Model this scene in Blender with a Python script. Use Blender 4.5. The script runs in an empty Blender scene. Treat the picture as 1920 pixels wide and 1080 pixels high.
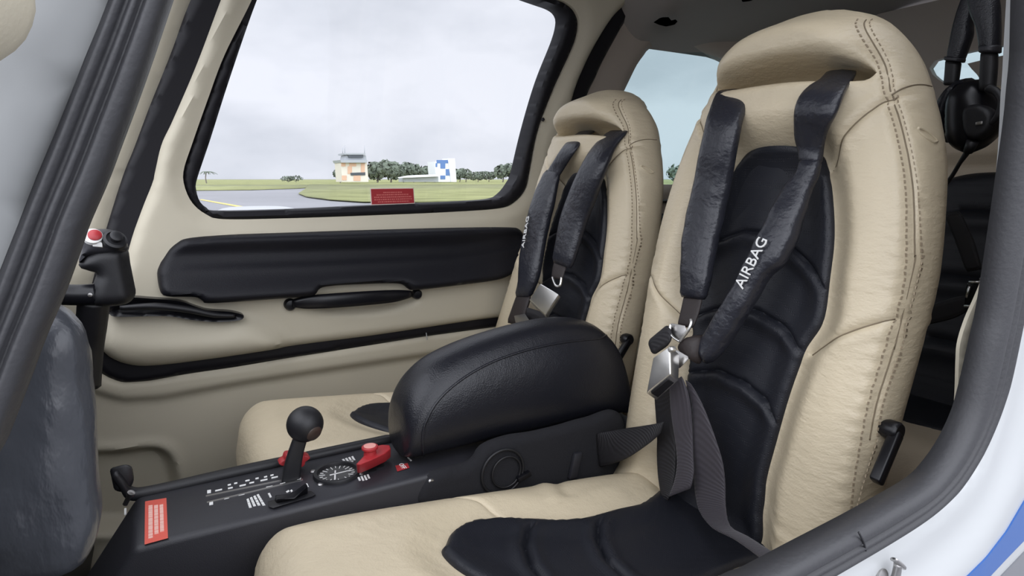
import bpy, bmesh, random
import numpy as np
from math import sin, cos, radians, pi, tan, atan2, sqrt
from mathutils import Vector, Matrix
from mathutils.geometry import delaunay_2d_cdt
from mathutils.bvhtree import BVHTree

random.seed(4)
SC = bpy.context.scene
COL = SC.collection

# ------------------------------------------------------------------ camera
FOC = 1150.0                      # focal length in pixels of a 1920 wide frame
PSI, PIT = radians(29.6), radians(10.1)
HV = np.array([sin(PSI), cos(PSI), 0.0]); RV = np.array([cos(PSI), -sin(PSI), 0.0]); ZV = np.array([0, 0, 1.0])
FW = HV * cos(PIT) - ZV * sin(PIT)
UP = HV * sin(PIT) + ZV * cos(PIT)
cam_d = bpy.data.cameras.new('camera')
cam_d.sensor_width = 36.0
cam_d.lens = FOC / 1920 * 36
cam_d.clip_start = 0.01
cam_d.clip_end = 5000
cam = bpy.data.objects.new('camera', cam_d)
COL.objects.link(cam)
cam.matrix_world = Matrix(((RV[0], UP[0], -FW[0], 0), (RV[1], UP[1], -FW[1], 0), (RV[2], UP[2], -FW[2], 0), (0, 0, 0, 1)))
SC.camera = cam
GROUND = -1.75                    # the eye is 1.75 m above the apron

# ------------------------------------------------------------------ world: overcast sky
def build_world():
    w = bpy.data.worlds.new('overcast_sky'); SC.world = w; w.use_nodes = True
    nt = w.node_tree; nt.nodes.clear(); N = nt.nodes.new; L = nt.links.new
    tc = N('ShaderNodeTexCoord'); mp = N('ShaderNodeMapping'); mp.inputs['Scale'].default_value = (1, 1, 2.2)
    L(tc.outputs['Generated'], mp.inputs['Vector'])
    n1 = N('ShaderNodeTexNoise'); n1.inputs['Scale'].default_value = 3.1; n1.inputs['Detail'].default_value = 7; n1.inputs['Roughness'].default_value = .52
    mp.inputs['Location'].default_value = (.9, .35, .2)
    L(mp.outputs[0], n1.inputs['Vector'])
    cr = N('ShaderNodeValToRGB'); e = cr.color_ramp.elements
    e[0].position = .34; e[0].color = (.66, .69, .76, 1); e[1].position = .60; e[1].color = (.88, .90, .97, 1)
    L(n1.outputs['Fac'], cr.inputs['Fac'])
    # sky overhead and behind the camera made brighter, added to light the cabin
    d = N('ShaderNodeVectorMath'); d.operation = 'DOT_PRODUCT'
    v = Vector((-.25, -.72, .65)).normalized(); d.inputs[1].default_value = v
    L(tc.outputs['Generated'], d.inputs[0])
    mr = N('ShaderNodeMapRange'); mr.interpolation_type = 'SMOOTHSTEP'
    mr.inputs['From Min'].default_value = -.25; mr.inputs['From Max'].default_value = .95
    mr.inputs['To Min'].default_value = 1.0; mr.inputs['To Max'].default_value = SKY_BACK
    L(d.outputs['Value'], mr.inputs['Value'])
    bg = N('ShaderNodeBackground'); L(cr.outputs[0], bg.inputs['Color']); L(mr.outputs[0], bg.inputs['Strength'])
    o = N('ShaderNodeOutputWorld'); L(bg.outputs[0], o.inputs['Surface'])
SKY_BACK = 3.6
build_world()
SC.view_settings.view_transform = 'Standard'
SC.view_settings.look = 'None'
SC.view_settings.gamma = 1.0
SC.view_settings.use_curve_mapping = False
SC.view_settings.exposure = 0.14

# ------------------------------------------------------------------ sight lines: pixel -> point on a real surface
def ray(x, y): return FOC * FW + (x - 960) * RV - (y - 540) * UP
def aty(x, y, Y): d = ray(x, y); return d * (Y / d[1])
def atz(x, y, z): d = ray(x, y); return d * (z / d[2])
def atx(x, y, X): d = ray(x, y); return d * (X / d[0])
def onplane(x, y, p, n): d = ray(x, y); return d * (np.dot(p, n) / np.dot(d, n))
def onsurf(x, y, f):
    """point of the sight line where Y = f(X, Z)"""
    d = ray(x, y); k = 1.4 / d[1]
    for _ in range(60):
        P = d * k; k = .5 * k + .5 * f(P[0], P[2]) / d[1]
    return d * k

# ------------------------------------------------------------------ materials
MAT = {}
def mat(name, col, rough=.5, metal=0.0, bump=None, coat=0.0, spec=.5, var=0.0, varscale=4.0, alpha=None, sheen=0.0):
    """bump: list of (kind, scale, strength[, stretch])"""
    m = bpy.data.materials.new(name); m.use_nodes = True; MAT[name] = m
    nt = m.node_tree; N = nt.nodes.new; L = nt.links.new
    b = nt.nodes['Principled BSDF']
    b.inputs['Base Color'].default_value = (*col, 1)
    b.inputs['Roughness'].default_value = rough; b.inputs['Metallic'].default_value = metal
    b.inputs['Specular IOR Level'].default_value = spec
    b.inputs['Coat Weight'].default_value = coat; b.inputs['Coat Roughness'].default_value = .08
    b.inputs['Sheen Weight'].default_value = sheen
    tc = N('ShaderNodeTexCoord')
    if var:
        n = N('ShaderNodeTexNoise'); n.inputs['Scale'].default_value = varscale; n.inputs['Detail'].default_value = 5
        L(tc.outputs['Object'], n.inputs['Vector'])
        cr = N('ShaderNodeValToRGB'); e = cr.color_ramp.elements
        e[0].position = .3; e[1].position = .7
        e[0].color = (*[c * (1 - var) for c in col], 1); e[1].color = (*[min(1, c * (1 + var)) for c in col], 1)
        L(n.outputs['Fac'], cr.inputs['Fac']); L(cr.outputs[0], b.inputs['Base Color'])
    prev = None
    for bb in (bump or []):
        kind, sc, st = bb[:3]
        vec = tc.outputs['Object']
        if len(bb) > 3:
            mp = N('ShaderNodeMapping'); mp.inputs['Scale'].default_value = bb[3]; L(vec, mp.inputs['Vector']); vec = mp.outputs[0]
        if kind == 'noise':
            t = N('ShaderNodeTexNoise'); t.inputs['Scale'].default_value = sc; t.inputs['Detail'].default_value = 4; out = t.outputs['Fac']
        elif kind == 'crease':
            t = N('ShaderNodeTexNoise'); t.noise_type = 'RIDGED_MULTIFRACTAL'; t.inputs['Scale'].default_value = sc; t.inputs['Detail'].default_value = 2; out = t.outputs['Fac']
        elif kind == 'cell':
            t = N('ShaderNodeTexVoronoi'); t.inputs['Scale'].default_value = sc; out = t.outputs['Distance']
        elif kind == 'dots':
            t = N('ShaderNodeTexVoronoi'); t.inputs['Scale'].default_value = sc; t.inputs['Randomness'].default_value = 0
            r = N('ShaderNodeMapRange'); r.inputs['From Min'].default_value = .12; r.inputs['From Max'].default_value = .3
            L(t.outputs['Distance'], r.inputs['Value']); out = r.outputs[0]
        elif kind == 'weave':
            t = N('ShaderNodeTexWave'); t.inputs['Scale'].default_value = sc; out = t.outputs['Fac']
        L(vec, t.inputs['Vector'])
        bp = N('ShaderNodeBump'); bp.inputs['Strength'].default_value = st; bp.inputs['Distance'].default_value = .001
        L(out, bp.inputs['Height'])
        if prev: L(prev.outputs[0], bp.inputs['Normal'])
        prev = bp
    if prev: L(prev.outputs[0], b.inputs['Normal'])
    return m

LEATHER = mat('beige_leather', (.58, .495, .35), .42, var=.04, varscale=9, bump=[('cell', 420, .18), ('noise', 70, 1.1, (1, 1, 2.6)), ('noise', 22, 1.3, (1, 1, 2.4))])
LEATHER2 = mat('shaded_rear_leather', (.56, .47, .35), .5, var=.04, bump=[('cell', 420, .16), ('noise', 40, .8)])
DOORPAD = mat('black_door_vinyl', (.008, .008, .011), .46, spec=.22, bump=[('cell', 520, .2)])
DRUB = mat('dark_door_rubber', (.009, .0085, .011), .5, spec=.25)
BLACKL = mat('black_leather', (.010, .0105, .0145), .35, spec=.42, bump=[('cell', 520, .25), ('noise', 60, .6)])
BLACKP = mat('black_perforated_leather', (.011, .012, .017), .48, spec=.36, bump=[('dots', 300, .35), ('noise', 50, .6)])
VINYL = mat('black_vinyl_sleeve', (.019, .020, .027), .34, bump=[('noise', 55, 2.2, (1, 1, 1.3)), ('noise', 170, .7)])
WEB = mat('charcoal_webbing', (.030, .025, .032), .62, bump=[('weave', 260, .4, (1, 1, 1)), ('noise', 40, .4)], sheen=.2)
WEBD = mat('dark_webbing', (.012, .011, .013), .65, bump=[('weave', 260, .4)])
BROWNW = mat('brown_black_webbing', (.020, .014, .013), .6, bump=[('noise', 200, .5)])
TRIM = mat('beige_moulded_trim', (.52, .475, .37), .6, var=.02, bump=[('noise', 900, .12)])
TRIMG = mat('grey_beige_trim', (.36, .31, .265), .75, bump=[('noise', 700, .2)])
HEADL = mat('headliner_fabric', (.27, .245, .225), .9, bump=[('noise', 600, .4)], sheen=.1)
PLAS = mat('black_console_plastic', (.022, .022, .027), .46, bump=[('noise', 900, .25)])
PLASD = mat('matt_black_plastic', (.009, .009, .011), .5, bump=[('noise', 500, .15)])
GLOSSB = mat('glossy_black_plastic', (.006, .006, .008), .3, spec=.35)
RUBBER = mat('black_rubber_seal', (.027, .027, .030), .5, bump=[('noise', 260, .35)])
CARPET = mat('black_carpet', (.011, .011, .014), .95, bump=[('noise', 900, .9)])
WHITE = mat('white_gloss_paint', (.43, .44, .44), .3, coat=.3, var=.02, varscale=3)
BLUE = mat('blue_stripe_paint', (.022, .095, .32), .35, coat=.1)
GREYP = mat('grey_stripe_paint', (.13, .135, .15), .35, coat=.5)
CHROME = mat('polished_buckle_steel', (.86, .85, .82), .34, metal=1.0, bump=[('noise', 90, .15)])
STEEL = mat('dull_steel', (.45, .44, .43), .35, metal=1.0)
RED = mat('red_plastic', (.38, .026, .032), .42, bump=[('noise', 600, .1)])
PINK = mat('worn_pale_red_cap', (.74, .33, .29), .5)
LABELR = mat('red_orange_label', (.74, .12, .085), .55)
PLACR = mat('dark_red_placard', (.36, .02, .026), .5)
LET = mat('white_lettering', (.75, .75, .73), .6)
LETP = mat('pale_pink_lettering', (.85, .50, .43), .6)
LETD = mat('salmon_lettering', (.62, .16, .14), .6)
CREAMB = mat('cream_placard_border', (.75, .66, .58), .6)
BROWN = mat('brown_button', (.05, .033, .027), .4)
STITCH = mat('tan_thread', (.30, .24, .165), .8)
SEAMC = mat('sewn_leather_edge', (.19, .148, .095), .6)
STITCHK = mat('black_thread', (.03, .03, .035), .7)
DIAL = mat('dark_dial_face', (.05, .05, .05), .4)

def glass_mat(name, tint, gl):
    m = bpy.data.materials.new(name); m.use_nodes = True
    nt = m.node_tree; nt.nodes.clear(); N = nt.nodes.new; L = nt.links.new
    t = N('ShaderNodeBsdfTransparent'); t.inputs['Color'].default_value = (*tint, 1)
    g = N('ShaderNodeBsdfGlossy'); g.inputs['Roughness'].default_value = .02
    x = N('ShaderNodeMixShader'); x.inputs['Fac'].default_value = gl
    L(t.outputs[0], x.inputs[1]); L(g.outputs[0], x.inputs[2])
    o = N('ShaderNodeOutputMaterial'); L(x.outputs[0], o.inputs['Surface'])
    return m
GLASS = glass_mat('clear_acrylic', (.97, .975, .985), .03)
GLASST = glass_mat('green_tinted_acrylic', (.78, .86, .87), .03)

# ------------------------------------------------------------------ object helpers
def put(name, me, m, parent=None, smooth=True):
    o = bpy.data.objects.new(name, me); COL.objects.link(o)
    if m is not None and not me.materials: me.materials.append(m)
    if smooth and len(me.polygons): me.polygons.foreach_set('use_smooth', [True] * len(me.polygons))
    if parent is not None:
        o.parent = parent
        # meshes are written in world coordinates: bring them to the parent's origin
        off = Vector((0, 0, 0)); p = parent
        while p is not None: off += p.location; p = p.parent
        me.transform(Matrix.Translation(-off))
    return o
def mesh(verts, faces):
    me = bpy.data.meshes.new('mesh'); me.from_pydata([tuple(map(float, v)) for v in verts], [], faces); me.update(); return me
def bm_mesh(bm):
    me = bpy.data.meshes.new('mesh'); bmesh.ops.recalc_face_normals(bm, faces=bm.faces); bm.to_mesh(me); bm.free(); return me
def thing(name, loc, label, cat, group=None):
    o = bpy.data.objects.new(name, None); COL.objects.link(o); o.empty_display_size = .05
    o.location = loc; o['label'] = label; o['category'] = cat
    if group: o['group'] = group
    return o
def tag(o, label, cat, group=None):
    o['label'] = label; o['category'] = cat
    if group: o['group'] = group
    return o
def struct(o): o['kind'] = 'structure'; return o
def base(o):
    """move a one-mesh thing's origin to the base of its bounds"""
    me = o.data; co = np.array([v.co for v in me.vertices])
    c = Vector(((co[:, 0].min() + co[:, 0].max()) / 2, (co[:, 1].min() + co[:, 1].max()) / 2, co[:, 2].min()))
    me.transform(Matrix.Translation(-c)); o.location = c; return o

def catmull(P, closed, n):
    P = np.asarray(P, float); m = len(P); out = []
    rng = m if closed else m - 1
    for i in range(rng):
        if closed: a, b, c, d = P[(i - 1) % m], P[i], P[(i + 1) % m], P[(i + 2) % m]
        else: a, b, c, d = P[max(i - 1, 0)], P[i], P[i + 1], P[min(i + 2, m - 1)]
        for k in range(n):
            t = k / n
            out.append(.5 * ((2 * b) + (c - a) * t + (2 * a - 5 * b + 4 * c - d) * t * t + (3 * b - a - 3 * c + d) * t ** 3))
    if not closed: out.append(P[-1])
    return np.array(out)
def resample(P, closed, step):
    P = np.asarray(P, float)
    Q = np.vstack([P, P[:1]]) if closed else P
    seg = np.linalg.norm(np.diff(Q, axis=0), axis=1); s = np.concatenate([[0], np.cumsum(seg)])
    n = max(8 if closed else 2, int(round(s[-1] / step)))
    t = np.linspace(0, s[-1], n + 1)
    out = np.stack([np.interp(t, s, Q[:, k]) for k in range(Q.shape[1])], 1)
    return out[:-1] if closed else out
def inside(pts, poly):
    x, y = pts[:, 0], pts[:, 1]; r = np.zeros(len(pts), bool); n = len(poly)
    for i in range(n):
        x1, y1 = poly[i]; x2, y2 = poly[(i + 1) % n]
        if y1 == y2: continue
        c = ((y1 > y) != (y2 > y)) & (x < (x2 - x1) * (y - y1) / (y2 - y1) + x1); r ^= c
    return r
def pdist(pts, line, closed=False):
    line = np.asarray(line, float); pts = np.asarray(pts, float)
    A = line if closed else line[:-1]; B = np.roll(line, -1, 0) if closed else line[1:]
    best = np.full(len(pts), 1e9)
    for a, b in zip(A, B):
        ab = b - a; L2 = max(float(ab @ ab), 1e-14)
        t = np.clip(((pts - a) @ ab) / L2, 0, 1)
        dd = pts - a - t[:, None] * ab
        best = np.minimum(best, (dd ** 2).sum(1))
    return np.sqrt(best)
def sst(x, a, b):
    t = np.clip((x - a) / (b - a), 0, 1); return t * t * (3 - 2 * t)
def rnd(d, r, k=1.0):
    """quarter-round edge: -r*k at the rim, 0 from distance r inwards"""
    t = np.clip(1 - d / r, 0, 1); return -r * k * (1 - np.sqrt(np.maximum(0, 1 - t * t)))
def wob(u, v, seed, f, n=9):
    g = np.random.RandomState(seed); out = 0
    for _ in range(n):
        a = g.uniform(0, 2 * pi); k = f * g.uniform(.5, 1.5); out = out + np.sin(k * (u * cos(a) + v * sin(a)) + g.uniform(0, 7))
    return out / n

def puff(name, m, loop, frame, hfn, res=.01, rim=((.02, 0),), holes=(), parent=None, smooth_loop=True, cap=True, hole_round=False, crease=True, lines=(), rows=(0, .0016, .0034, .007)):
    """An upholstered / moulded panel: outline (u,v) filled with a fine mesh whose height is hfn(u,v,distance to the rim),
    with side walls given by rim = ((drop, outset), ...) and a back.  frame(u,v,h) maps to world."""
    loop = np.asarray(loop, float)
    def prep(l):
        l = np.asarray(l, float)
        return resample(catmull(l, True, 6) if smooth_loop else l, True, res)
    outer = prep(loop); hs = [prep(h) for h in holes]
    allb = [outer] + hs
    lo, hi = outer.min(0), outer.max(0)
    gx = np.arange(lo[0], hi[0], res); gy = np.arange(lo[1], hi[1], res * .866)
    X, Y = np.meshgrid(gx, gy); X = X + (np.arange(len(gy)) % 2)[:, None] * res * .5
    P = np.stack([X.ravel(), Y.ravel()], 1)
    P = P[inside(P, outer)]
    for h in hs: P = P[~inside(P, h)]
    for b in allb: P = P[pdist(P, b, True) > .55 * res]
    for ln, closed in lines:                    # extra rows of vertices so that seams and lips stay crisp
        l = resample(catmull(ln, closed, 4), closed, .0042)
        if len(l) < 3: continue
        t = (np.roll(l, -1, 0) - np.roll(l, 1, 0)) if closed else np.gradient(l, axis=0)
        t /= np.maximum(np.linalg.norm(t, axis=1), 1e-9)[:, None]; nn = np.stack([t[:, 1], -t[:, 0]], 1)
        R_ = np.vstack([l + nn * o * sg for o in rows for sg in ((1, -1) if o else (1,))])
        dr_ = pdist(R_, l, closed); R_ = R_[dr_ > np.tile([0], len(R_)) - 1]
        R_ = R_[inside(R_, outer)]
        for b in allb: R_ = R_[pdist(R_, b, True) > .4 * res]
        P = P[pdist(P, l, closed) > rows[-1] + .0015]
        P = np.vstack([P, R_])
    if lines:                                   # thin out near-coincident points
        key = np.round(P / .0011).astype(int); _, ix = np.unique(key, axis=0, return_index=True); P = P[np.sort(ix)]
    pts = np.vstack(allb + [P]); edges = []; k = 0
    for b in allb:
        n = len(b); edges += [(k + i, k + (i + 1) % n) for i in range(n)]; k += n
    V, E, Fc, *_ = delaunay_2d_cdt([Vector(p) for p in pts], edges, [], 0, 1e-9)
    V = np.array([tuple(v) for v in V]); Fc = np.array([f for f in Fc if len(f) == 3])
    cen = V[Fc].mean(1); keep = inside(cen, outer)
    for h in hs: keep &= ~inside(cen, h)
    Fc = Fc[keep]
    if len(V) != len(pts): pass
    d = pdist(V, outer, True)
    if hole_round:
        for h in hs: d = np.minimum(d, pdist(V, h, True))
    H = np.broadcast_to(hfn(V[:, 0], V[:, 1], d) if callable(hfn) else float(hfn), (len(V),))
    W = frame(V[:, 0], V[:, 1], H)
    verts = [tuple(p) for p in W]; faces = [tuple(int(i) for i in f) for f in Fc]
    # orientation: make the front faces agree with +h
    a, b, c = [np.array(verts[i]) for i in faces[0]]
    u0, v0 = V[faces[0][0]]; e = .001
    nn = frame(np.array([u0]), np.array([v0]), np.array([H[faces[0][0]] + e]))[0] - np.array(verts[faces[0][0]])
    if np.dot(np.cross(b - a, c - a), nn) < 0: faces = [f[::-1] for f in faces]
    k = 0
    for bi, bl in enumerate(allb):
        n = len(bl); idx = list(range(k, k + n)); k += n
        nx = np.roll(bl, -1, 0) - np.roll(bl, 1, 0)
        out = np.stack([nx[:, 1], -nx[:, 0]], 1); out /= np.maximum(np.linalg.norm(out, axis=1), 1e-9)[:, None]
        area = .5 * np.sum(bl[:, 0] * np.roll(bl[:, 1], -1) - np.roll(bl[:, 0], -1) * bl[:, 1])
        if area < 0: out = -out
        if bi: out = -out
        prev = idx; hb = H[idx]
        for drop, off in rim:
            q = bl + out * (off if not bi else 0)
            w = frame(q[:, 0], q[:, 1], hb - drop); s = len(verts); verts += [tuple(p) for p in w]
            cur = list(range(s, s + n))
            for i in range(n):
                j = (i + 1) % n; faces.append((prev[i], prev[j], cur[j], cur[i]))
            prev = cur
        if cap and not hs and bi == 0: faces.append(tuple(prev))
    bm = bmesh.new(); me0 = mesh(verts, faces); bm.from_mesh(me0); bpy.data.meshes.remove(me0)
    loose = [v for v in bm.verts if not v.link_faces]
    if loose: bmesh.ops.delete(bm, geom=loose, context='VERTS')
    me = bm_mesh(bm)
    o = put(name, me, m, parent)
    if crease: sharp(me, 50)
    return o
def sharp(me, ang):
    me.set_sharp_from_angle(angle=radians(ang))

def sweep(name, m, C, S, Nn, th, parent=None, ring=16, sub=5, power=2.6, wrinkle=0.0, seed=1, wf=90, round_end=.5):
    """ribbon / padded sleeve: centres C, half-width vectors S, half-thickness th along normal Nn"""
    C = np.asarray(C, float); S = np.asarray(S, float); Nn = np.asarray(Nn, float); th = np.asarray(th, float).reshape(-1, 1)
    A = catmull(np.hstack([C, S, Nn, th]), False, sub)
    C, S, Nn, th = A[:, :3], A[:, 3:6], A[:, 6:9], np.abs(A[:, 9])
    Nn /= np.linalg.norm(Nn, axis=1)[:, None]
    n = len(C); verts = []; faces = []
    ends = [1.0] * n
    if round_end:
        ends[0] = ends[-1] = round_end
    for i in range(n):
        for k in range(ring):
            a = 2 * pi * k / ring; ca, sa = cos(a), sin(a)
            x = np.sign(ca) * abs(ca) ** (2 / power); y = np.sign(sa) * abs(sa) ** (2 / power)
            p = C[i] + S[i] * x * (1 - .15 * (1 - ends[i])) + Nn[i] * (th[i] * y * ends[i])
            verts.append(p)
    verts = np.array(verts)
    if wrinkle:
        g = np.random.RandomState(seed)
        off = 0
        for _ in range(8):
            kv = g.normal(size=3); kv /= np.linalg.norm(kv); off = off + np.sin(wf * g.uniform(.4, 1.7) * (verts @ kv) + g.uniform(0, 7))
        off = off / 8
        ctr = np.repeat(C, ring, 0); dirs = verts - ctr; dirs /= np.maximum(np.linalg.norm(dirs, axis=1), 1e-6)[:, None]
        verts = verts + dirs * (off * wrinkle)[:, None]
    for i in range(n - 1):
        for k in range(ring):
            j = (k + 1) % ring; faces.append((i * ring + k, i * ring + j, (i + 1) * ring + j, (i + 1) * ring + k))
    faces.append(tuple(range(ring))[::-1]); faces.append(tuple((n - 1) * ring + k for k in range(ring)))
    bm = bmesh.new(); me0 = mesh(verts, faces); bm.from_mesh(me0); bpy.data.meshes.remove(me0)
    return put(name, bm_mesh(bm), m, parent)

def tube(name, m, pts, r, parent=None, ring=10, sub=6, closed=False, smooth=True):
    P = catmull(pts, closed, sub) if smooth else np.asarray(pts, float)
    n = len(P); R = np.interp(np.linspace(0, 1, n), np.linspace(0, 1, len(r)), r) if hasattr(r, '__len__') else np.full(n, r)
    T = np.roll(P, -1, 0) - np.roll(P, 1, 0)
    if not closed: T[0] = P[1] - P[0]; T[-1] = P[-1] - P[-2]
    T /= np.linalg.norm(T, axis=1)[:, None]
    ref = np.array([0, 0, 1.0]) if abs(T[0][2]) < .9 else np.array([1.0, 0, 0])
    a = np.cross(T[0], ref); a /= np.linalg.norm(a); verts = []; faces = []
    for i in range(n):
        a = a - T[i] * (a @ T[i]); a /= np.linalg.norm(a); b = np.cross(T[i], a)
        for k in range(ring):
            t = 2 * pi * k / ring; verts.append(P[i] + R[i] * (a * cos(t) + b * sin(t)))
    for i in range(n if closed else n - 1):
        i2 = (i + 1) % n
        for k in range(ring):
            j = (k + 1) % ring; faces.append((i * ring + k, i * ring + j, i2 * ring + j, i2 * ring + k))
    if not closed:
        faces.append(tuple(range(ring))[::-1]); faces.append(tuple((n - 1) * ring + k for k in range(ring)))
    bm = bmesh.new(); me0 = mesh(verts, faces); bm.from_mesh(me0); bpy.data.meshes.remove(me0)
    return put(name, bm_mesh(bm), m, parent)

def hexa(name, m, A, B, parent=None, bev=.002, seg=2):
    """solid between two matching polygons A and B (lists of 3D points), bevelled"""
    n = len(A); bm = bmesh.new()
    va = [bm.verts.new(tuple(p)) for p in A]; vb = [bm.verts.new(tuple(p)) for p in B]
    bm.faces.new(va); bm.faces.new(vb[::-1])
    for i in range(n): bm.faces.new((va[i], vb[i], vb[(i + 1) % n], va[(i + 1) % n]))
    bmesh.ops.recalc_face_normals(bm, faces=bm.faces)
    if bev: bmesh.ops.bevel(bm, geom=list(bm.edges), offset=bev, segments=seg, profile=.5, affect='EDGES', clamp_overlap=True)
    me = bm_mesh(bm); o = put(name, me, m, parent); sharp(me, 40); return o
def box(name, m, c, e1, e2, e3, parent=None, bev=.002):
    c, e1, e2, e3 = [np.asarray(v, float) for v in (c, e1, e2, e3)]
    A = [c + s * e1 + t * e2 + e3 for s, t in ((-1, -1), (1, -1), (1, 1), (-1, 1))]
    B = [p - 2 * e3 for p in A]
    return hexa(name, m, A, B, parent, bev)
def lathe(name, m, c, axis, prof, parent=None, n=32):
    """prof: (radius, height along axis)"""
    c = np.asarray(c, float); ax = np.asarray(axis, float); ax /= np.linalg.norm(ax)
    ref = np.array([0, 0, 1.0]) if abs(ax[2]) < .9 else np.array([1.0, 0, 0])
    a = np.cross(ax, ref); a /= np.linalg.norm(a); b = np.cross(ax, a); verts = []; faces = []
    for r, hh in prof:
        for k in range(n):
            t = 2 * pi * k / n; verts.append(c + ax * hh + max(r, 1e-5) * (a * cos(t) + b * sin(t)))
    for i in range(len(prof) - 1):
        for k in range(n):
            j = (k + 1) % n; faces.append((i * n + k, i * n + j, (i + 1) * n + j, (i + 1) * n + k))
    faces.append(tuple(range(n))[::-1]); faces.append(tuple((len(prof) - 1) * n + k for k in range(n)))
    bm = bmesh.new(); me0 = mesh(verts, faces); bm.from_mesh(me0); bpy.data.meshes.remove(me0)
    me = bm_mesh(bm); o = put(name, me, m, parent); sharp(me, 40); return o
def ball(r, n=10, squash=1.0):
    return [(r * cos(t), r * squash * sin(t)) for t in np.linspace(-pi / 2, pi / 2, n)]
def marks(name, m, quads, thick, parent=None):
    """small raised marks: each a list of 4+ base corners and a normal"""
    V = []; Fs = []
    for q, n in quads:
        q = [np.asarray(p, float) for p in q]; n = np.asarray(n, float); k = len(V); c = len(q)
        V += [p + n * thick for p in q] + [p - n * thick for p in q]
        Fs.append(tuple(range(k, k + c))); Fs.append(tuple(range(k + c, k + 2 * c))[::-1])
        for i in range(c): Fs.append((k + i, k + c + i, k + c + (i + 1) % c, k + (i + 1) % c))
    bm = bmesh.new(); me0 = mesh(V, Fs); bm.from_mesh(me0); bpy.data.meshes.remove(me0)
    return put(name, bm_mesh(bm), m, parent, smooth=False)
def text_mesh(body, size, extrude, fn, name, m, parent):
    cu = bpy.data.curves.new('lettering', 'FONT'); cu.body = body; cu.size = size; cu.extrude = extrude; cu.align_x = 'CENTER'; cu.align_y = 'CENTER'; cu.resolution_u = 3
    ob = bpy.data.objects.new('lettering', cu); COL.objects.link(ob)
    dg = bpy.context.evaluated_depsgraph_get(); me = bpy.data.meshes.new_from_object(ob.evaluated_get(dg))
    bpy.data.objects.remove(ob); bpy.data.curves.remove(cu)
    for v in me.vertices: v.co = Vector(fn(*v.co))
    me.materials.clear(); me.update()
    return put(name, me, m, parent, smooth=False)

# ================================================================== THE FRONT SEATS
REC = radians(11.5)
BN = np.array([-cos(REC), 0, sin(REC)]); BT = np.array([sin(REC), 0, cos(REC)]); BP = np.array([.64, .56, -.46])
FAR = np.array([.075, .542, -.030])       # the far front seat stands this far from the near one
def bframe(s, t, w):
    s, t, w = [np.asarray(q, float) for q in (s, t, w)]
    return BP + np.outer(s, [0, -1, 0]) + np.outer(t, BT) + np.outer(w, BN)
def B(x, y, w=0.0, off=None):
    p = BP + (off if off is not None else 0) + BN * w
    return onplane(x, y, p, BN)
def st(x, y, w=0.0): P = B(x, y, w) - BP; return (-P[1], P @ BT)
def sts(pts, w=0.0): return [st(*p, w) for p in pts]

HALF = [(-.06, .186), (0, .189), (.1, .193), (.2, .198), (.3, .201), (.38, .201), (.45, .193), (.5, .183), (.55, .166), (.59, .148), (.62, .132), (.65, .110), (.675, .078), (.69, .040), (.694, 0)]
BACK_LOOP = [(hw, t) for t, hw in HALF] + [(-hw, t) for t, hw in HALF[:-1][::-1]]
SEAM = sts([(1628, 24), (1632, 50), (1650, 90), (1665, 130), (1675, 175), (1690, 230), (1702, 290), (1708, 350), (1708, 420), (1703, 500), (1690, 570), (1675, 620), (1655, 690), (1635, 760), (1615, 850), (1600, 920), (1586, 1000)], .012)
SEAM_L = [(-s, t) for s, t in SEAM]
INS_R = sts([(1540, 318), (1555, 345), (1560, 440), (1552, 520), (1540, 600), (1510, 650), (1490, 700), (1470, 760), (1450, 830), (1432, 900), (1425, 960)], .012)
INS_R = [(s - .004, t) for s, t in INS_R][1:]
INS_LOOP = [(.0, .510)] + [(.040, .507), (.064, .496)] + INS_R + [(.076, -.02), (-.076, -.02)] + [(-s, t) for s, t in INS_R[::-1]] + [(-.064, .496), (-.040, .507)]
INS_LINE = resample(catmull(INS_LOOP, True, 4), True, .008)
DIAG = sts([(1675, 175), (1630, 215), (1585, 262), (1540, 312)], .024); DIAG_L = [(-s, t) for s, t in DIAG]
DIAG2 = sts([(1683, 588), (1620, 612), (1560, 638), (1502, 664)], .024); DIAG2_L = [(-s, t) for s, t in DIAG2]
SIDE = sts([(1675, 175), (1700, 163), (1730, 158), (1760, 166)], -.02); SIDE_L = [(-s, t) for s, t in SIDE]
SLOT = [(-.122, .600), (-.10, .608), (-.05, .615), (.006, .617), (.058, .612), (.10, .602), (.121, .589), (.116, .580), (.091, .579), (.028, .585), (-.015, .587), (-.065, .588), (-.105, .592)]
SLOT_LINE = resample(catmull(SLOT, True, 4), True, .006)
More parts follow.
